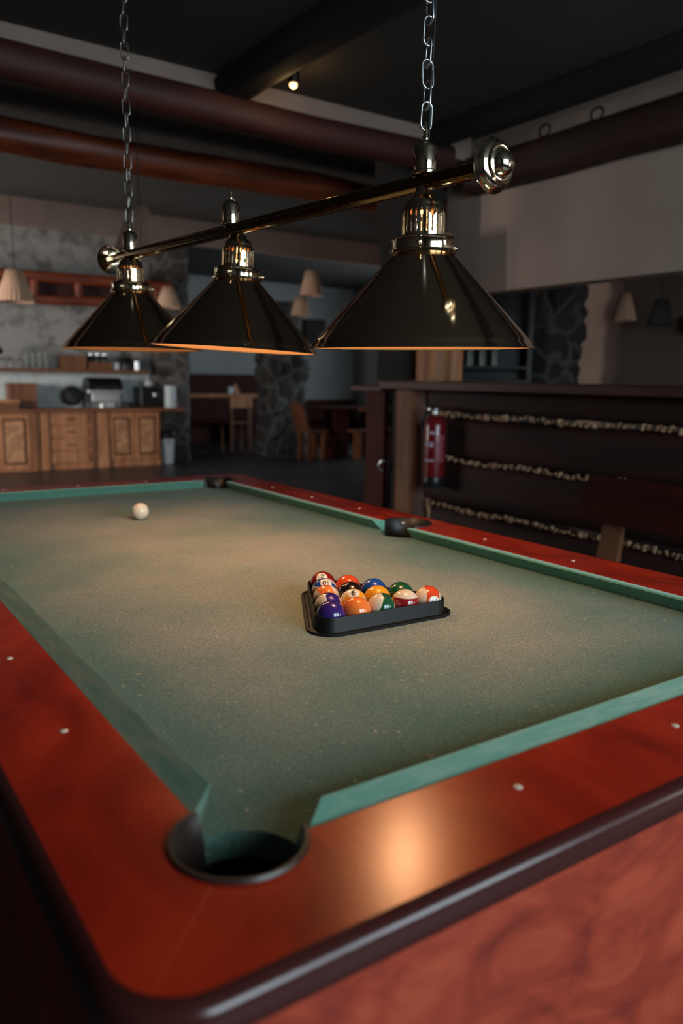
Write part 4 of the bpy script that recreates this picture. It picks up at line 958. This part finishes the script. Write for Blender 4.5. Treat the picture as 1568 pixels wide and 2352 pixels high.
chair(6.16, 12.25, 'pine dining chair drawn up to the high table, left of the stone pier')
chair(6.85, 12.22, 'pine dining chair at the right end of the high table beside the stone pier', zb=1.0)
nh = thing('napkin_holder', 'pale napkin holder with a wooden figure standing on the high table', 'napkin holder', (6.38, 12.75, 1.0))
obj('napkins', box(BM(), 6.25, 6.36, 12.72, 12.78, 1.0, 1.13), M['white'], nh, smooth=False, bevel=0.004)
bm = BM(); quadbox(bm, [(6.36, 12.70, 1.0), (6.48, 12.70, 1.0), (6.48, 12.82, 1.0), (6.36, 12.82, 1.0), (6.37, 12.74, 1.19), (6.41, 12.74, 1.19), (6.41, 12.78, 1.19), (6.37, 12.78, 1.19)]); obj('wooden_holder', bm, M['pine'], nh, smooth=False)
ws = thing('wall_settle', 'long dark red wooden wall settle under the pale far wall', 'bench', (6.6, 14.3, 0))
obj('backrest', box(BM(), 5.4, 8.4, 14.36, 14.48, 0.45, 1.365), M['redwood'], ws, smooth=False, bevel=0.006)
obj('seat', box(BM(), 5.4, 8.4, 13.9, 14.36, 0.41, 0.45), M['redwood'], ws, smooth=False, bevel=0.006)
for x in (5.5, 6.9, 8.25): obj('leg', box(BM(), x, x+0.08, 13.95, 14.3, 0, 0.41), M['redwood'], ws, smooth=False)
obj('base_panel', box(BM(), 5.45, 8.35, 14.30, 14.36, 0.0, 0.41), M['redwood'], ws, smooth=False)
ws2 = thing('wall_settle', 'dark wooden wall settle behind the trestle table, right of the stone pier', 'bench', (9.4, 14.3, 0))
obj('backrest', box(BM(), 8.5, 10.25, 14.36, 14.48, 0.45, 0.84), M['redwood'], ws2, smooth=False, bevel=0.006)
obj('seat', box(BM(), 8.5, 10.25, 13.9, 14.36, 0.41, 0.45), M['redwood'], ws2, smooth=False, bevel=0.006)
for x in (8.6, 10.05): obj('leg', box(BM(), x, x+0.08, 13.95, 14.3, 0, 0.41), M['redwood'], ws2, smooth=False)
obj('base_panel', box(BM(), 8.55, 10.2, 14.30, 14.36, 0.0, 0.41), M['redwood'], ws2, smooth=False)
tt = thing('trestle_table', 'heavy dark wooden trestle table right of the stone pier, in front of the pale wall', 'table', (7.2, 10.6, 0))
obj('tabletop', box(BM(), 6.32, 8.3, 10.2, 10.62, 0.80, 0.855), M['redwood'], tt, smooth=False, bevel=0.008)
obj('table_leaf', box(BM(), 7.40, 8.3, 10.05, 10.2, 0.775, 0.83), M['brown_furniture'], tt, smooth=False, bevel=0.006, label='lighter front leaf')
for x in (6.95, 7.7): obj('trestle', box(BM(), x, x+0.30, 10.25, 10.55, 0.0, 0.80), M['redwood'], tt, smooth=False, bevel=0.01)
obj('stretcher', box(BM(), 6.7, 8.1, 10.35, 10.45, 0.2, 0.3), M['redwood'], tt, smooth=False)
ch = thing('slanted_chair', 'brown wooden chair with a leaning back at the left end of the trestle table', 'chair', (6.5, 10.2, 0))
bm = BM(); quadbox(bm, [(6.35, 10.10, 0.47), (6.40, 10.10, 0.47), (6.40, 10.45, 0.47), (6.35, 10.45, 0.47), (6.20, 10.10, 0.92), (6.25, 10.10, 0.92), (6.25, 10.45, 0.92), (6.20, 10.45, 0.92)]); obj('backrest', bm, M['brown_furniture'], ch, smooth=False, bevel=0.005)
obj('seat', box(BM(), 6.33, 6.74, 10.08, 10.47, 0.44, 0.475), M['brown_furniture'], ch, smooth=False, bevel=0.005)
for x in (6.36, 6.63):
    for y in (10.10, 10.37): obj('leg', box(BM(), x, x+0.07, y, y+0.06, 0, 0.44), M['brown_furniture'], ch, smooth=False, bevel=0.003)
bh = thing('dining_bench', 'low wooden bench in front of the trestle table beside the bar gate', 'bench', (7.6, 10.0, 0))
obj('seat', box(BM(), 7.15, 8.2, 9.9, 10.15, 0.44, 0.48), M['brown_furniture'], bh, smooth=False, bevel=0.005)
for x in (7.25, 7.95): obj('leg', box(BM(), x, x+0.06, 9.92, 10.13, 0, 0.44), M['brown_furniture'], bh, smooth=False)
